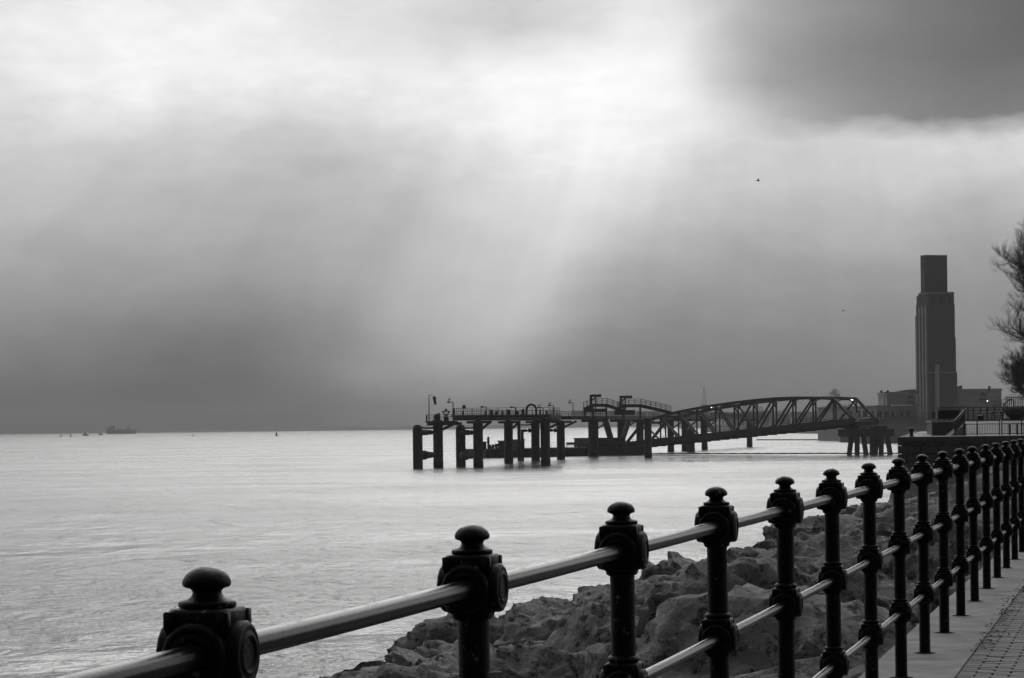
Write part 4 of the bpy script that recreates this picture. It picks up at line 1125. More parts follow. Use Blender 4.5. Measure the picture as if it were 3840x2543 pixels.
# stern house, left
def pbox(name, c0, c1, cyt, label, cat, mat_='hull_paint', t0=1.0, t1=5, roof=True, crop='A', windows=0):
    f = atA if crop == 'A' else atB
    Yr = pl.y + 2
    a, b_ = f(c0, cyt, Yr), f(c1, cyt, Yr)
    s0 = (a.x - pl.x) / pdv.x; s1 = (b_.x - pl.x) / pdv.x
    t = thing(name, label, cat, pq((s0 + s1) / 2, t0, PD)); P = Part(t)
    mb = MB(); mb.prism([tuple(pq(s, tt, 0).xy) for s, tt in ((s0, t0), (s1, t0), (s1, t1), (s0, t1))], PD, a.z - .2); P('body', mb, mat_)
    mb = MB(); mb.prism([tuple(pq(s, tt, 0).xy) for s, tt in ((s0 - .15, t0 - .15), (s1 + .15, t0 - .15), (s1 + .15, t1 + .15), (s0 - .15, t1 + .15))], a.z - .198, a.z); P('roof', mb, mat_)
    for k in range(windows):
        s_ = s0 + (s1 - s0) * (k + .5) / windows; mb = MB(); mb.prism([tuple(pq(s_ + ds, t0 + dt, 0).xy) for ds, dt in ((-.35, -.05), (.35, -.05), (.35, .02), (-.35, .02))], a.z - 1.1, a.z - .5); P('window', mb, 'glass_dark')
    return t
pbox('pontoon_cabin', 1060, 1120, 765, 'low dark cabin at the outer end of the pontoon', 'cabin', t0=.8, t1=4)
pbox('deck_house', 1572, 1668, 738, 'square dark deck house in the middle of the pontoon', 'cabin', t0=3, t1=7, windows=2)
pbox('deck_locker', 1430, 1490, 752, 'dark storage locker beside the deck house on the pontoon', 'locker', t0=4, t1=6.5)
pbox('machinery_house', 300, 640, 722, 'long black machinery house beneath the humped gangways', 'cabin', t0=1, t1=9, crop='B', windows=3)
pbox('bridge_hinge_house', 645, 850, 800, 'low black hinge housing where the bridge meets the pontoon', 'cabin', t0=.6, t1=9, crop='B')
# heap of ramp machinery
p = atA(1240, 800, pl.y + 4); t = thing('ramp_machinery', 'sloping heap of ramp machinery on the pontoon', 'machinery', (p.x, p.y, PD)); P = Part(t)
for k, (c0, c1, cyt) in enumerate(((1135, 1160, 805), (1165, 1200, 800), (1205, 1245, 792), (1245, 1285, 772), (1285, 1330, 758), (1330, 1425, 760))):
    a, b_ = atA(c0, cyt, p.y), atA(c1, cyt, p.y); mb = MB(); mb.box((a.x, p.y - .8 - .1 * k, PD), (b_.x - .03, p.y + 1.2, a.z)); P('casing', mb, 'steel_dark')
mb = MB(); mb.beam(atA(1130, 860, p.y - 1.2), atA(1320, 765, p.y - 1.2), .25, .3); mb.beam(atA(1130, 838, p.y - 1.2), atA(1300, 800, p.y - 1.2), .15, .2); P('ramp_arm', mb, 'steel_dark')
# pontoon mast light
p = atA(1120, 700, pl.y + .6); t = thing('marker_post', 'short marker post with a cylinder head on the pontoon end', 'marker post', (p.x, p.y, PD)); P = Part(t)
mb = MB(); mb.tube([(p.x, p.y, PD), (p.x, p.y, p.z - 2.5)], .09, 8); P('post', mb, 'steel_dark')
mb = MB(); mb.lathe([(.1, -2.8), (.26, -2.6), (.26, -.3), (.1, 0), (.02, .02)], 10, M=Matrix.Translation(p)); P('head', mb, 'steel_dark')
# bench on pontoon
a, b_ = atA(2110, 805, pl.y + 1.5), atA(2218, 805, pl.y + 1.5); t = thing('pontoon_bench', 'black bench standing on the pontoon deck', 'bench', ((a.x + b_.x) / 2, a.y, PD)); P = Part(t)
mb = MB(); mb.box((a.x, a.y, PD + .45), (b_.x, a.y + .5, PD + .55)); P('seat', mb, 'steel_dark')
mb = MB(); mb.box((a.x, a.y + .45, PD + .75), (b_.x, a.y + .55, PD + 1.25)); P('backrest', mb, 'steel_dark')
for x in (a.x + .1, b_.x - .1):
    mb = MB(); mb.box((x - .06, a.y, PD), (x + .06, a.y + .5, PD + .45)); mb.box((x - .05, a.y + .46, PD + .55), (x + .05, a.y + .54, PD + .75)); P('leg', mb, 'steel_dark')
for cx in (2275, 2335 + 40):
    p = atA(cx, 850, pl.y + 1.0); mb = MB(); mb.lathe([(.3, 0), (.3, .08), (.18, .15), (.18, .6), (.32, .8), (.3, .95), (.02, 1.0)], 12); o = mb.build('pontoon_bollard', 'iron_paint'); o.location = (p.x, p.y, PD); tag(o, 'stubby mooring bollard on the pontoon edge', 'bollard', 'bollards on the pontoon')
# raking strut and ladder between the walkway and the pontoon
for a, b_, label in ((atB(400, 480, 515), atB(470, 715, 530), 'wide raking ladder leg between walkway and pontoon'), (atB(705, 495, 525), atB(640, 700, 535), 'pale raking strut beside the bridge end')):
    mb = MB(); mb.beam(a, b_, 1.3 if 'ladder' in label else 1.0, .5)
    o = recenter(mb.build('raking_strut', 'steel_dark' if 'ladder' in label else 'bridge_pale')); tag(o, label, 'strut')

# ------------------------------------------------------------------ link bridge
R1 = Vector((71.8, 500, 0)); L1 = Vector((26.1, 550, 0))
ax = (R1 - L1); BLn = ax.length; axn = ax.normalized(); bw = Vector((-axn.y, axn.x, 0)) * 7.5
zL, zR = W(2327, 1667, 550).z, W(3205, 1578, 500).z
br = thing('link_bridge', 'dark steel bowstring truss bridge linking the shore to the pontoon', 'bridge', (L1.x, L1.y, 0)); P = Part(br)
NPN = 12
def bc(f): return L1 + ax * f + Vector((0, 0, zL + (zR - zL) * f))
hp_ = [0, 4.6, 5.5, 6.1, 6.4, 6.6, 6.7, 6.7, 6.6, 6.3, 5.8, 5.1, 0]
for side in (0, 1):
    o = bw * side
    bot = [bc(k / NPN) + o for k in range(NPN + 1)]; top = [bot[k] + Vector((0, 0, hp_[k])) for k in range(NPN + 1)]
    for k in range(NPN):
        mb = MB(); mb.beam(bot[k], bot[k + 1], .45, 1.15); P('bottom_chord', mb, 'bridge_steel')
        if 0 < k < NPN - 1:
            mb = MB(); mb.beam(top[k], top[k + 1], .60, .55); P('top_chord', mb, 'bridge_steel')
        d_ = (top[k + 1], bot[k]) if k >= NPN / 2 else (top[k], bot[k + 1])
        if k == 0: d_ = (bot[0], top[1])
        if k == NPN - 1: d_ = (top[NPN - 1], bot[NPN])
        mb = MB(); mb.beam(d_[0], d_[1], .34 if 0 < k < NPN - 1 else .55, .30 if 0 < k < NPN - 1 else .5); P('diagonal', mb, 'bridge_steel')
        if 0 < k:
            mb = MB(); mb.beam(bot[k], top[k], .34, .34, (0, 1, 0)); P('vertical', mb, 'bridge_steel')
            mb = MB(); mb.box((-.9, -.25, .58), (.9, .25, .70), Matrix.Translation(bot[k])); P('gusset', mb, 'bridge_pale')
            if side == 0 and k % 1 == 0:   # curved sway frame between the trusses
                n = 7; a, b_ = top[k], top[k] + bw
                mb = MB(); mb.beam(a, b_, .3, .35); 
                pts = [a.lerp(b_, i / (n - 1)) - Vector((0, 0, .2 + 1.5 * (2 * i / (n - 1) - 1) ** 4)) for i in range(n)]
                for i in range(n - 1): mb.beam(pts[i], pts[i + 1], .2, .25)
                P('sway_frame', mb, 'bridge_steel')
for k in range(NPN * 2 + 1):
    f = k / (NPN * 2); mb = MB(); mb.beam(bc(f) + Vector((0, 0, -.62)), bc(f) + bw + Vector((0, 0, -.62)), .3, .65); P('cross_girder', mb, 'bridge_steel')
mb = MB(); a, b_ = bc(0), bc(1); dz_ = Vector((0, 0, -.2))
mb.add([a + dz_, b_ + dz_, b_ + bw + dz_, a + bw + dz_, a + dz_ * 1.9, b_ + dz_ * 1.9, b_ + bw + dz_ * 1.9, a + bw + dz_ * 1.9], [(0, 1, 2, 3), (7, 6, 5, 4), (0, 4, 5, 1), (1, 5, 6, 2), (2, 6, 7, 3), (3, 7, 4, 0)]); P('deck', mb, 'deck_concrete')
for side in (.12, .88): P('guard_rail', handrail_mb([bc(.02) + bw * side - Vector((0, 0, .2)), bc(.98) + bw * side - Vector((0, 0, .2))], 1.2, 2.5, (1.0, .5), .06), 'bridge_steel')
for (px, py, f, label) in ((2667, 1525, .37, 'lit lamp on the truss near the pontoon end of the bridge'), (3194, 1500, .93, 'lit lamp on the truss near the shore end of the bridge')):
    Y = (L1 + ax * f).y + (0 if f < .5 else 5); p = W(px, py, Y)
    t = thing('bridge_lamp', label, 'lamp', p); P = Part(t)
    mb = MB(); mb.lathe([(.02, -.26), (.2, -.18), (.27, 0), (.2, .18), (.02, .26)], 12, M=Matrix.Translation(p)); P('bulb', mb, 'lit_lamp')
    mb = MB(); mb.lathe([(.10, .25), (.14, .3), (.14, .42), (.02, .45)], 8, M=Matrix.Translation(p)); mb.beam(p + Vector((0, 0, -.25)), p + Vector((0, .1, -.9)), .1); P('holder', mb, 'bridge_steel')
# bridge seat on raking piles
tr = thing('bridge_trestle', 'heavy concrete bridge seat on raking piles', 'trestle', (75, 500, 0)); P = Part(tr)
a, b_ = atC(1255, 640, 500), atC(1880, 810, 500)
zc0, zc1 = atC(1255, 808, 500).z, atC(1255, 660, 500).z
mb = MB(); mb.box((a.x, 500.5, zc0), (b_.x, 512, zc0 + 1.6)); P('pile_cap', mb, 'deck_concrete')
a3, b3 = atC(1330, 640, 500), atC(1800, 810, 500)
mb = MB(); mb.box((a3.x, 501.5, zc0 + 1.602), (b3.x, 511, zc1 - .25)); P('seat', mb, 'deck_concrete')
mb = MB(); mb.box((a3.x + 1.5, 500.9, zc0 + .3), (a3.x + 4.2, 501.4, zc1)); P('fender_panel', mb, 'bridge_pale')
for c0, c1, yy in ((1330, 1295, 501.5), (1402, 1400, 501.5), (1480, 1520, 501.5), (1595, 1590, 501.5), (1660, 1622, 504), (1708, 1705, 501.5), (1785, 1825, 501.5)):
    a, b_ = atC(c0, 815, yy), WZ(*CC(c1, 1020)); b_.y = yy + (2 if c0 == c1 else 0); b_.x = atC(c1, 1020, yy).x; b_.z = -.5
    mb = MB(); mb.beam(a + Vector((0, 0, .2)), b_, .95, .95, (0, 1, 0)); P('raking_pile', mb, 'deck_concrete')
wb = atC(1385, 555, 500); mb = MB(); mb.box((wb.x - .6, 500.2, wb.z - 1.0), (wb.x + .6, 501.2, wb.z + .8)); mb.box((wb.x - .7, 500.1, wb.z + .8), (wb.x + .7, 501.3, wb.z + .95)); o = recenter(mb.build('control_box', 'bait_white')); tag(o, 'pale control cabinet at the shore end of the bridge', 'cabinet')

# approach viaduct from the bridge to the shore
av = thing('approach_viaduct', 'grey concrete viaduct deck running from the bridge to the shore', 'viaduct', (90, 508, 0)); P = Part(av)
a, b_ = atC(1420, 640, 506), atC(1420, 600, 506)
vz1 = zR + .15
mb = MB(); mb.prism([(a.x, 505.5), (a.x + 60, 505.5), (a.x + 66, 520), (a.x + 1, 515)], vz1 - .9, vz1); P('deck', mb, 'render_wall')
P('guard_rail', handrail_mb([(a.x + .5, 506, vz1), (a.x + 60, 506, vz1)], 1.15, 2.2, (1.0, .5, .1), .06, .9), 'steel_dark')
for x in (a.x + 20, a.x + 30, a.x + 42, a.x + 54):
    mb = MB(); mb.box((x - .7, 508, -1), (x + .7, 512, vz1 - .9)); P('column', mb, 'render_wall')
mb = MB(); mb.box((a.x + 22, 505.9, vz1 - 2.4), (a.x + 60, 507.5, vz1 - .902)); P('edge_beam', mb, 'render_wall')
# dark tube added on the water to draw the dark ripple line
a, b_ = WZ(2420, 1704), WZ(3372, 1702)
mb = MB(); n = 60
mb.tube([a.lerp(b_, k / n) + Vector((0, .5 * math.sin(k * .9), .08 + .05 * math.sin(k * 2.1))) for k in range(n + 1)], .20, 8); tag(recenter(mb.build('dark_water_line', 'hull_paint')), 'thin dark strip added for the dark ripple line between pontoon and quay', 'water line')

# ------------------------------------------------------------------ far quay, ventilation tower and its buildings
FQ = 824.0
gx = W(3147, 1655, FQ).x
GZ = 6.2
mb = MB(); mb.prism([(gx + 8, FQ + .5), (gx + 200, FQ + .5), (gx + 260, 1150), (gx + 100, 1150)], -1, GZ)
structure(mb.build('far_promenade', 'quay_paving'))
t = thing('far_quay_wall', 'pale grey concrete quay wall beyond the bridge', 'wall', (gx + 10, FQ, 0)); P = Part(t)
mb = MB(); mb.box((gx, FQ - 3, -1), (gx + 160, FQ + .45, W(3147, 1617, FQ).z)); P('lower_wall', mb, 'render_wall')
mb = MB(); mb.box((gx + 2, FQ - 1.5, W(3147, 1617, FQ).z + .003), (gx + 158, FQ + .40, GZ + .6)); P('parapet', mb, 'render_wall')
for k in range(8):
    mb = MB(); mb.box((gx + 6 + k * 9, FQ - 3.3, -1), (gx + 7 + k * 9, FQ - 3.01, 3.4)); P('buttress', mb, 'render_wall')

TYD = 917.0; al = R(24.8); tc_ = W(3534, 1578, TYD)
tw = thing('ventilation_tower', 'huge stepped brick ventilation tower standing above the river wall', 'tower', (tc_.x, TYD, GZ), rz=al - math.atan2(tc_.x, TYD))
m5 = .408 * TYD / K
def ty5(c): return EYE + (1578.3 - (920 + .408 * c)) * TYD / K - GZ
def blk(name, x0, x1, y0, y1, z0, z1, m_='tower_brick', parent=None):
    mb = MB(); mb.box((x0, y0, z0), (x1, y1, z1)); return mb.build(name, m_, parent or tw)
ofs = -1.2
zt = ty5(92); zm = ty5(430)
u0 = -5.48
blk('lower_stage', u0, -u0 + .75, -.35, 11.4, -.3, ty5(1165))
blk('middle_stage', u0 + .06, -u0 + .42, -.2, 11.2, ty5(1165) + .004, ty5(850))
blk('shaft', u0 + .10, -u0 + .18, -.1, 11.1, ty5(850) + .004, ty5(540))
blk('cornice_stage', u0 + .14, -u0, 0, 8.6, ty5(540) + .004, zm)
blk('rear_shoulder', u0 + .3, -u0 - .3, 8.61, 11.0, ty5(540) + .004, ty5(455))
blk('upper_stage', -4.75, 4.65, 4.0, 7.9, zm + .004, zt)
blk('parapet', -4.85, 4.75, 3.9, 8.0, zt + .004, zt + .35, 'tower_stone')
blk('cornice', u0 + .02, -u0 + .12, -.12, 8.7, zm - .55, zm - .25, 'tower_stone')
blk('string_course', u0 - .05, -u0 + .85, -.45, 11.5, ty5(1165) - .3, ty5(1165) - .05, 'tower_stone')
for c_ in (700, 980):
    blk('ledge', u0 + .02, -u0 + .48, -.26, 11.25, ty5(c_) - .12, ty5(c_) + .12, 'tower_brick')
for xx in (-3.2, 0.2, 3.6):
    blk('vent', xx - .55, xx + .55, -.16, -.02, ty5(530), ty5(470), 'glass_dark')
for k, yy in enumerate((1.3, 4.2, 7.1, 10.0)):    # pilasters on the river face
    blk('pilaster', u0 - .55, u0 + .2, yy - .65, yy + .65, -.3, ty5(560 if k < 3 else 640), 'tower_stone')
for k, yy in enumerate((2.75, 5.65, 8.55)):
    blk('louvre', u0 - .06, u0 + .05, yy - .5, yy + .5, 6, ty5(640), 'glass_dark')
blk('entrance_block', -2.6, -u0 - .7, -3.2, -.36, -.3, ty5(1165) - 2.2)
blk('corner_strip', -3.1, -2.61, -3.3, -.37, -.3, ty5(1100), 'tower_stone')
blk('roof_rail', u0 + .2, u0 + 2.2, 9.0, 9.2, ty5(455) + .004, ty5(440), 'steel_dark')

def arch_window(P, x, y, z0, w, h, d=.25):
    """arched window: stone surround ring and dark pane, facing the camera (-Y)"""
    n = 10; out = [(x - w / 2 - .5, z0), (x - w / 2 - .5, z0 + h)] + [(x - (w / 2 + .5) * math.cos(a), z0 + h + (w / 2 + .5) * math.sin(a)) for a in np.linspace(0, math.pi, n)] + [(x + w / 2 + .5, z0)]
    inn = [(x - w / 2, z0), (x - w / 2, z0 + h)] + [(x - w / 2 * math.cos(a), z0 + h + w / 2 * math.sin(a)) for a in np.linspace(0, math.pi, n)] + [(x + w / 2, z0)]
    m_ = len(out); mb = MB()
    mb.add([(a, y - d, b) for a, b in out] + [(a, y - d, b) for a, b in inn] + [(a, y, b) for a, b in out], [(i, i + 1, m_ + i + 1, m_ + i) for i in range(m_ - 1)] + [(i + 1, i, 2 * m_ + i, 2 * m_ + i + 1) for i in range(m_ - 1)])
    wo_ = P('window', mb, 'tower_stone')
    mb = MB(); mb.add([(a, y - .06, b) for a, b in inn], [tuple(range(m_))[::-1]]); P('pane', mb, 'glass_dark', wo_)
    mb = MB()
    for k in (-.25, 0, .25): mb.beam((x + k * w, y - .1, z0), (x + k * w, y - .1, z0 + h + w * .3), .1)
    for k in (.3, .6, .9): mb.beam((x - w / 2, y - .1, z0 + h * k), (x + w / 2, y - .1, z0 + h * k), .1)
    P('glazing_bar', mb, 'tower_stone', wo_)
def wing(px0, px1, pyt, Y, label, winx, raised):
    a, b_ = W(px0, pyt, Y), W(px1, pyt, Y); t = thing('fan_house', label, 'building', ((a.x + b_.x) / 2, Y, GZ)); P = Part(t)
    zt_ = a.z
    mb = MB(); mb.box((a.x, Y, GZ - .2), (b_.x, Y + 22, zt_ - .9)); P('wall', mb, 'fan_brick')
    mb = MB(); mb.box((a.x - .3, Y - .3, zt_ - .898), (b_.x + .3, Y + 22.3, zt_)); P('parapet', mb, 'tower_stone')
    mb = MB(); mb.box((a.x - .1, Y - .12, zt_ - 3.4), (b_.x + .1, Y - .01, zt_ - 3.0)); P('string_course', mb, 'tower_stone')
    for x0, x1, py in raised:
        c, d_ = W(x0, py, Y), W(x1, py, Y); n = 8; mb = MB()
        pts = [(c.x, zt_ + .003)] + [(c.x + (d_.x - c.x) * k / n, zt_ + .003 + (c.z - zt_) * math.sin(math.pi * min(1, k / n * 1.25 + .0) * .5 + 0) ) for k in range(1, n)] + [(d_.x, zt_ + .003 + (c.z - zt_))]
        pts += [(d_.x, zt_ + .003)]
        m_ = len(pts); mb.add([(x, Y + 2, z) for x, z in pts] + [(x, Y + 16, z) for x, z in pts], [tuple(range(m_))[::-1], tuple(range(m_, 2 * m_))] + [(i, (i + 1) % m_, m_ + (i + 1) % m_, m_ + i) for i in range(m_)]); P('roof', mb, 'roof_tile')
    for wx, w, zb, hh in winx: arch_window(P, W(wx, pyt, Y).x, Y, W(wx, zb, Y).z, w, hh)
    return t
wing(3325, 3440, 1470, 930, 'grey fan house with arched window on the river side of the tower', ((3414, 2.6, 1560, 7.0),), ((3362, 3440, 1461),))
wing(3590, 3755, 1459, 930, 'grey fan house with arched window on the landward side of the tower', ((3684, 2.4, 1513, 3.2),), ((3588, 3612, 1446),))
p = W(3710, 1448, 934); mb = MB(); mb.tube([(p.x, 934, W(3710, 1459, 934).z - .2), p], .5, 8); tag(recenter(mb.build('flue', 'steel_dark')), 'short dark flue on the landward fan house roof', 'chimney')

def streetlamp(px, py, Y, z0, label, double=True):
    p = W(px, py, Y); t = thing('street_lamp', label, 'lamp post', (p.x, Y, z0), 'street lamps by the tower'); P = Part(t)
    mb = MB(); mb.tube([(p.x, Y, z0 - .1), (p.x, Y, p.z - .4)], [.16, .11], 8); P('pole', mb, 'steel_dark')
    for sg in ((-1, 1) if double else (1,)):
        mb = MB(); mb.tube([(p.x, Y, p.z - .6), (p.x + sg * .9, Y, p.z - .25)], .09, 6); P('arm', mb, 'steel_dark')
        mb = MB(); mb.lathe([(.1, -.55), (.42, -.4), (.5, 0), (.35, .35), (.05, .5)], 10, M=Matrix.Translation((p.x + sg * 1.15, Y, p.z - .1))); P('lantern', mb, 'steel_dark')
streetlamp(3317, 1467, 840, GZ, 'twin-headed street lamp on the river side of the tower')
streetlamp(3426, 1470, 845, GZ, 'twin-headed street lamp in front of the tower foot')
streetlamp(3697, 1461, 850, GZ, 'single-headed street lamp before the landward fan house', False)
p = W(3703, 1504, 880); t = thing('lit_lantern', 'small lit lantern on a post in front of the landward fan house', 'lamp', (p.x, 880, GZ)); P = Part(t)
mb = MB(); mb.lathe([(.02, -.16), (.12, -.1), (.16, 0), (.12, .1), (.02, .16)], 10, M=Matrix.Translation(p)); P('bulb', mb, 'lit_lamp')
mb = MB(); mb.tube([(p.x, 880, GZ), (p.x, 880, p.z - .3)], .08, 6); P('post', mb, 'steel_dark')

# low ferry terminal left of the tower
Y = 850.0; a, b_ = W(3160, 1522, Y), W(3445, 1522, Y)
tm = thing('ferry_terminal', 'long low grey terminal building with pale flat roof edge', 'building', ((a.x + b_.x) / 2, Y, GZ)); P = Part(tm)
mb = MB(); mb.prism([(a.x, Y + 70), (a.x + 12, Y), (b_.x, Y), (b_.x, Y + 30)], GZ - .3 if False else -1, a.z - .5); P('wall', mb, 'render_wall')
mb = MB(); mb.prism([(a.x - 1, Y + 71), (a.x + 11.5, Y - 1), (b_.x + 1, Y - 1), (b_.x + 1, Y + 31)], a.z - .498, a.z); P('roof', mb, 'bridge_pale')
c0, c1 = W(3340, 1522, Y), W(3412, 1522, Y)
mb = MB(); mb.box((c0.x, Y - 3.4, a.z - .35), (c1.x, Y - 1.01, a.z + .15)); P('canopy', mb, 'bait_white')
for px in (3357, 3372, 3420, 3434):
    c = W(px, 1522, Y - 2.4); mb = MB(); mb.beam((c.x, Y - 2.4, GZ + .6), (c.x, Y - 2.4, a.z - .36), .9, .7, (0, 1, 0)); P('column', mb, 'bridge_pale')
for k in range(9):
    c = W(3190 + k * 27, 1550, Y); mb = MB(); mb.box((c.x - .8, Y - .12, c.z - 1.3), (c.x + .8, Y + .1, c.z + .9)); wo_ = P('window', mb, 'glass_dark')
    mb = MB(); mb.beam((c.x, Y - .16, c.z - 1.3), (c.x, Y - .16, c.z + .9), .12); mb.beam((c.x - .8, Y - .16, c.z - 1.35), (c.x + .8, Y - .16, c.z - 1.35), .2); P('frame', mb, 'bridge_pale', wo_)
# clipped bushes at the tower foot
def bush(px, py, Y, rx, rz, n, seed, name, label, z0, mat_='far_tree', group=None, cat='bush', trunk=False):
    c = W(px, py, Y); r = random.Random(seed); t = thing(name, label, cat, (c.x, Y, z0), group); P = Part(t); mb = MB()
    zc = c.z; lob = [(Vector((r.gauss(0, .45), r.gauss(0, .45), r.gauss(0, .4))), r.uniform(.4, .75)) for _ in range(9)]
    for k in range(n):
        o, s = lob[k % 9]; d = Vector((r.gauss(0, 1), r.gauss(0, 1), r.gauss(0, 1))).normalized() * s * r.uniform(.5, 1) ** .5 + o
        p = Vector((c.x + d.x * rx, Y + d.y * rx, max(z0 + .05, zc + d.z * rz)))
        u = Vector((r.gauss(0, 1), r.gauss(0, 1), r.gauss(0, 1))).normalized(); v_ = u.orthogonal().normalized(); l = r.uniform(.05, .11) * rx
        mb.add([p - u * l, p + v_ * l * .6, p + u * l, p - v_ * l * .6], [(0, 1, 2, 3)])
    stuff(P('crown' if trunk else 'foliage', mb, mat_))
    mb = MB()
    for k in range(3): a = k * 2.1; mb.tube([(c.x + .1 * math.cos(a), Y + .1 * math.sin(a), z0 - .1), (c.x + rx * .3 * math.cos(a), Y + rx * .3 * math.sin(a), zc)], [rx * .07, rx * .03], 5)
    P('trunk' if trunk else 'stem', mb, 'bark')
bush(3605, 1520, 800, 2.4, 1.6, 900, 1, 'round_bush', 'small round bush at the landward foot of the tower', 6.2)
bush(3737, 1513, 780, 3.0, 2.0, 900, 2, 'round_bush', 'broad round bush beside the lit lantern', 6.2)
mb = MB(); mb.prism([(112, 760), (190, 760), (190, 823), (118, 823)], -1, 6.2); structure(mb.build('far_forecourt', 'quay_paving'))

# river wall and trees behind the bridge
p0, p1 = W(2640, 1600, 2000), W(3215, 1600, 1350)
mb = MB(); mb.prism([(p0.x, p0.y), (p1.x, p1.y), (p1.x + 400, p1.y + 60), (p0.x + 400, p0.y + 700)], -1, 5.5); structure(mb.build('far_embankment', 'far_land'))
t = thing('far_river_wall', 'long pale river wall seen through the bridge truss', 'wall', (p1.x, p1.y, 0)); P = Part(t)
dn = (Vector((p1.x, p1.y, 0)) - Vector((p0.x, p0.y, 0))).normalized(); nn_ = Vector((dn.y, -dn.x, 0)) * 1.2
q0, q1 = Vector((p0.x, p0.y, 0)), Vector((p1.x, p1.y, 0))
if nn_.y > 0: nn_ = -nn_
mb = MB(); mb.prism([tuple((q0 + nn_ * .1).xy), tuple((q1 + nn_ * .1).xy), tuple((q1 + nn_).xy), tuple((q0 + nn_).xy)], -1, 4.5); P('wall', mb, 'render_wall')
mb = MB(); mb.prism([tuple((q0 + nn_ * .1).xy), tuple((q1 + nn_ * .1).xy), tuple((q1 + nn_ * 1.3).xy), tuple((q0 + nn_ * 1.3).xy)], 4.503, 5.0); P('coping', mb, 'bridge_pale')
rt = random.Random(77)
for k in range(11):
    px = 2650 + k * 52 + rt.uniform(-14, 14); Y = 2000 - (px - 2640) / 575 * 620 + rt.uniform(40, 160); hh = rt.uniform(9, 16)
    c = W(px, 1600, Y); sz = hh
    bush(px, 1587.5 - (px - 1920) * .0122 + 10 - (5.5 - EYE + hh * .6) * K / Y, Y, sz * .42, sz * .42, 500, 300 + k, 'far_tree', 'hazy tree on the far embankment behind the bridge', 5.5, group='trees on the far embankment', cat='tree', trunk=True)
bush(3132, 1486, 1420, 3.6, 3.4, 700, 400, 'far_tree', 'taller wind-bent tree showing above the bridge top chord', 5.5, cat='tree', trunk=True)
for k, (px, w_, h_) in enumerate(((2760, 16, 9), (2850, 22, 11), (2935, 18, 8), (3040, 26, 9))):
    Y = 2080 - (px - 2640) / 575 * 600; c = W(px, 1600, Y)
    t = thing('far_house', ('hazy gabled house on the embankment nearest the mast', 'hazy long house on the embankment between trees', 'hazy small house on the embankment behind the truss', 'hazy broad house on the embankment beside the terminal')[k], 'house', (c.x, Y, 5.5)); P = Part(t)
    mb = MB(); mb.box((c.x - w_ / 2, Y, 5.4), (c.x + w_ / 2, Y + 9, 5.5 + h_ * .62)); P('wall', mb, 'render_wall')
    mb = MB(); e = .5; x0, x1 = c.x - w_ / 2 - e, c.x + w_ / 2 + e; z0, z1 = 5.5 + h_ * .62, 5.5 + h_
    mb.add([(x0, Y - e, z0), (x1, Y - e, z0), (x1, Y + 9 + e, z0), (x0, Y + 9 + e, z0), (x0, Y + 4.5, z1), (x1, Y + 4.5, z1)], [(0, 1, 5, 4), (2, 3, 4, 5), (1, 2, 5), (3, 0, 4), (0, 3, 2, 1)]); P('roof', mb, 'roof_tile')
    for q_ in range(int(w_ / 4)):
        x = c.x - w_ / 2 + 2 + q_ * 4; mb = MB(); mb.box((x - .6, Y - .06, 5.5 + h_ * .25), (x + .6, Y + .05, 5.5 + h_ * .5)); P('window', mb, 'glass_dark')
# second dark tube, added for the farther dark line on the water
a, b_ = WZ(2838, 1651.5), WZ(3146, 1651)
mb = MB(); mb.tube([a.lerp(b_, k / 20) + Vector((0, .6 * math.sin(k * .9), .12)) for k in range(21)], .32, 8); tag(recenter(mb.build('dark_water_line', 'hull_paint')), 'distant dark strip added for the dark line on the water behind the bridge', 'water line')
# lattice mast
Y = 2900.0; p = W(2640, 1449, Y); b0 = Vector((p.x, Y, 0)); t = thing('lattice_mast', 'faint thin lattice mast rising beyond the bridge', 'mast', b0); P = Part(t); mb = MB(); hh = p.z
def lm(k, f): w_ = 3.4 * (1 - f) + .5; return b0 + Vector((w_ * (1 if k in (0, 3) else -1), w_ * (1 if k in (0, 1) else -1), hh * f))
for i in range(8):
    f0, f1 = i / 8, (i + 1) / 8
    for k in range(4): mb.beam(lm(k, f0), lm(k, f1), .25); mb.beam(lm(k, f0), lm((k + 1) % 4, f1), .16)
P('lattice', mb, 'steel_dark')
mb = MB(); mb.box((b0.x - 4, Y - .4, hh * .55), (b0.x + 4, Y + .4, hh * .57)); P('cross_arm', mb, 'steel_dark')

# ------------------------------------------------------------------ far shore
def ridge(name, X0, X1, Y, zf, n=120, depth=400, material='far_land'):
    mb = MB(); v = []
    for i in range(n + 1):
        x = X0 + (X1 - X0) * i / n; z = zf(i / n, x); v += [(x, Y, -1), (x, Y + depth * .25, z * .7), (x, Y + depth, z)]
    mb.add(v, [(i * 3 + j, (i + 1) * 3 + j, (i + 1) * 3 + j + 1, i * 3 + j + 1) for i in range(n) for j in range(2)], True)
    o = structure(mb.build(name, material)); return o
ridge('far_shore', -1100, 1500, 6600, lambda f, x: 4 + 15 * max(0, .5 + .5 * noise.noise(Vector((x * .004, 1, 0)))) * min(1, f * 5) + 5 * noise.noise(Vector((x * .02, 4, 0))))
ridge('far_docks', 250, 1500, 3600, lambda f, x: 8 + 7 * max(0, noise.noise(Vector((x * .012, 9, 0)))) + 3 * noise.noise(Vector((x * .05, 5, 0))), depth=120)

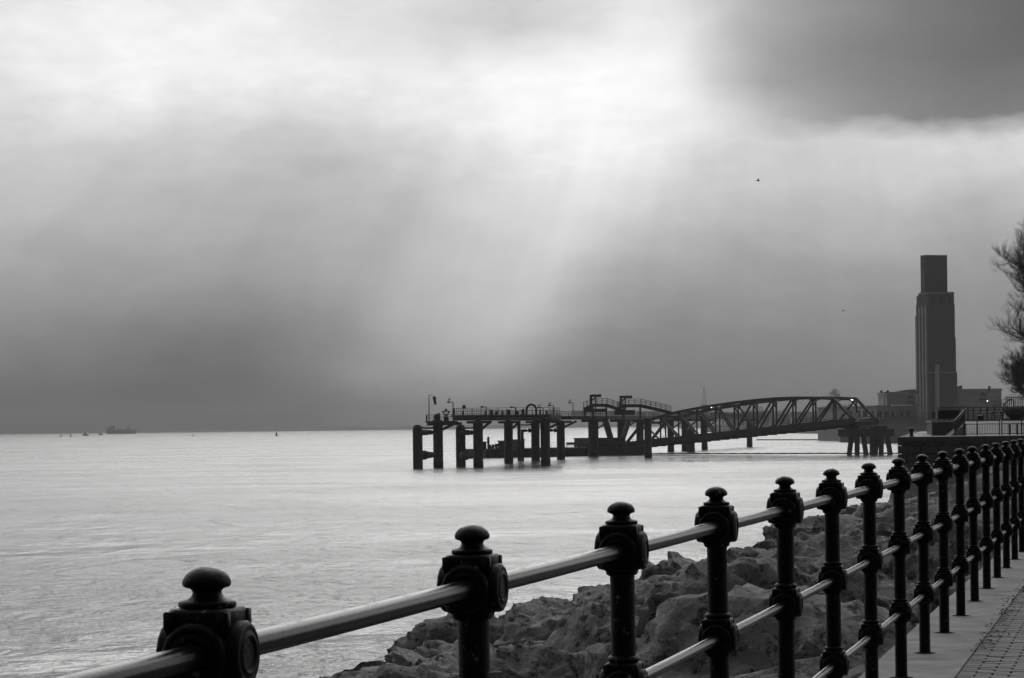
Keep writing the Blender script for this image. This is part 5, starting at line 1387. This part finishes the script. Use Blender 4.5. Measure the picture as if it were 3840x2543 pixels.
# ------------------------------------------------------------------ ship, buoys, boats, gulls
p = WZ(456, 1627); Y = p.y; u = Y / K
sh = thing('cargo_ship', 'hazy low cargo ship with deckhouse on the horizon', 'ship', (p.x, Y, 0)); P = Part(sh)
def S(px, py): return W(px, py, Y)
x0, x1 = S(402, 1627).x, S(511, 1627).x; zd = S(456, 1613).z; mb = MB(); hw = 6
mb.add([(x0, Y - hw, 0), (x1 - 6, Y - hw, 0), (x1 - 2, Y, 0), (x1 - 6, Y + hw, 0), (x0, Y + hw, 0), (x0 - 1, Y - hw, zd), (x1 - 5, Y - hw, zd), (x1 + 2, Y, zd + .8), (x1 - 5, Y + hw, zd), (x0 - 1, Y + hw, zd)],
       [(0, 1, 6, 5), (1, 2, 7, 6), (2, 3, 8, 7), (3, 4, 9, 8), (4, 0, 5, 9), (5, 6, 7, 8, 9)]); P('hull', mb, 'ship_paint')
a, b_ = S(402, 1607), S(418, 1607); mb = MB(); mb.box((a.x, Y - 5, zd), (b_.x, Y + 5, a.z)); P('poop', mb, 'ship_paint')
a, b_ = S(410, 1598), S(432, 1598); mb = MB(); mb.box((a.x, Y - 4.5, zd), (b_.x, Y + 4.5, a.z)); P('deckhouse', mb, 'ship_paint')
a = S(425, 1586); mb = MB(); mb.beam((a.x, Y, zd), a, 1.0); P('mast', mb, 'ship_paint')
a, b_ = S(476, 1602), S(487, 1602); mb = MB(); mb.box((a.x, Y - 3, zd), (b_.x, Y + 3, a.z)); P('wheelhouse', mb, 'ship_paint')
for px in (440, 452, 464):
    a, b_ = S(px, 1610), S(px + 9, 1610); mb = MB(); mb.box((a.x, Y - 4, zd), (b_.x, Y + 4, a.z)); P('hatch', mb, 'ship_paint')
def buoy(px, pyb, pyt, label, wide=1.0):
    p = WZ(px, pyb); zt_ = W(px, pyt, p.y).z; t = thing('channel_buoy', label, 'buoy', (p.x, p.y, 0)); P = Part(t); M = Matrix.Translation((p.x, p.y, 0)); r = zt_ * .32 * wide
    mb = MB(); mb.lathe([(r * .9, -.4), (r, .0), (r, zt_ * .16), (r * .6, zt_ * .20)], 12, M=M); P('float', mb, 'hull_paint')
    mb = MB(); mb.lathe([(r * .62, zt_ * .2), (r * .35, zt_ * .6), (r * .15, zt_ * .8), (r * .12, zt_)], 8, M=M); P('tower', mb, 'hull_paint')
buoy(1037, 1635.5, 1615, 'tall dark channel buoy alone on bright water beneath the light beam', .9)
buoy(229, 1638, 1626, 'small channel buoy outermost from the ship', 1.2); buoy(265, 1638, 1626, 'small channel buoy between its twin and the ship', 1.2)
buoy(723, 1637, 1630, 'squat dark buoy between the ship and the tall buoy', 1.9)
def boat(px, pyb, w_, h_, label):
    p = WZ(px, pyb); k = p.y / K; t = thing('small_boat', label, 'boat', (p.x, p.y, 0)); P = Part(t); L = w_ * k; H = h_ * k
    mb = MB(); mb.add([(p.x - L / 2, p.y - 1.5, 0), (p.x + L * .38, p.y - 1.5, 0), (p.x + L * .38, p.y + 1.5, 0), (p.x - L / 2, p.y + 1.5, 0), (p.x - L / 2, p.y - 2, H * .4), (p.x + L / 2, p.y, H * .55), (p.x - L / 2, p.y + 2, H * .4)],
                      [(0, 1, 5, 4), (1, 2, 5), (2, 3, 6, 5), (3, 0, 4, 6), (4, 5, 6)]); P('hull', mb, 'ship_paint')
    mb = MB(); mb.box((p.x - L * .25, p.y - 1.2, H * .42), (p.x + L * .1, p.y + 1.2, H)); P('cabin', mb, 'ship_paint')
boat(322, 1634, 24, 11, 'small hazy boat beside the twin channel buoys'); boat(378, 1632, 20, 7, 'low hazy boat just astern of the cargo ship')
def gull_flying(px, py, Y, span, bank, label):
    p = W(px, py, Y); t = thing('flying_gull', label, 'bird', p); P = Part(t); h = span / 2
    mb = MB(); mb.tube([p + Vector((-.24, 0, 0)) * span, p + Vector((-.08, 0, .01)) * span, p + Vector((.08, 0, .02)) * span, p + Vector((.17, 0, .02)) * span, p + Vector((.24, 0, .0)) * span], [.01, .05 * span, .055 * span, .035 * span, .005], 8); P('body', mb, 'feather')
    for sg in (-1, 1):
        r_ = Matrix.Rotation(bank, 3, 'X'); mb = MB()
        rt_ = [r_ @ Vector((x, sg * y, z)) * span for x, y, z in ((-.06, .03, .01), (.10, .03, .02), (.14, .24, .13), (.02, .24, .12), (.0, .5, .08))]
        v = [p + q_ for q_ in rt_] + [p + q_ - Vector((0, 0, .012 * span)) for q_ in rt_]
        mb.add(v, [(0, 1, 2, 3), (3, 2, 4), (8, 7, 6, 5), (9, 7, 8), (0, 5, 6, 1), (1, 6, 7, 2), (2, 7, 9, 4), (4, 9, 8, 3), (3, 8, 5, 0)]); P('wing', mb, 'feather')
gull_flying(2842, 678, 190, .75, .5, 'gull flying high beneath the dark cloud'); gull_flying(3163, 1166, 230, .6, .25, 'gull flying low beside the tower')

# ------------------------------------------------------------------ haze over the river
mb = MB(); mb.box((-8100, -600, -2.0), (8100, 8100, 80.0))
hz = mb.build('haze', 'concrete'); hz.data.materials.clear()
m = bpy.data.materials.new('river_haze'); m.use_nodes = True; t = m.node_tree; t.nodes.clear()
pv = t.nodes.new('ShaderNodeVolumePrincipled'); ou = t.nodes.new('ShaderNodeOutputMaterial'); t.links.new(pv.outputs[0], ou.inputs['Volume'])
pv.inputs['Color'].default_value = (.42, .42, .42, 1); pv.inputs['Density'].default_value = HAZE_D; pv.inputs['Anisotropy'].default_value = 0.2
hz.data.materials.append(m); stuff(hz); hz['label'] = 'thin haze over the river'; hz['category'] = 'haze'
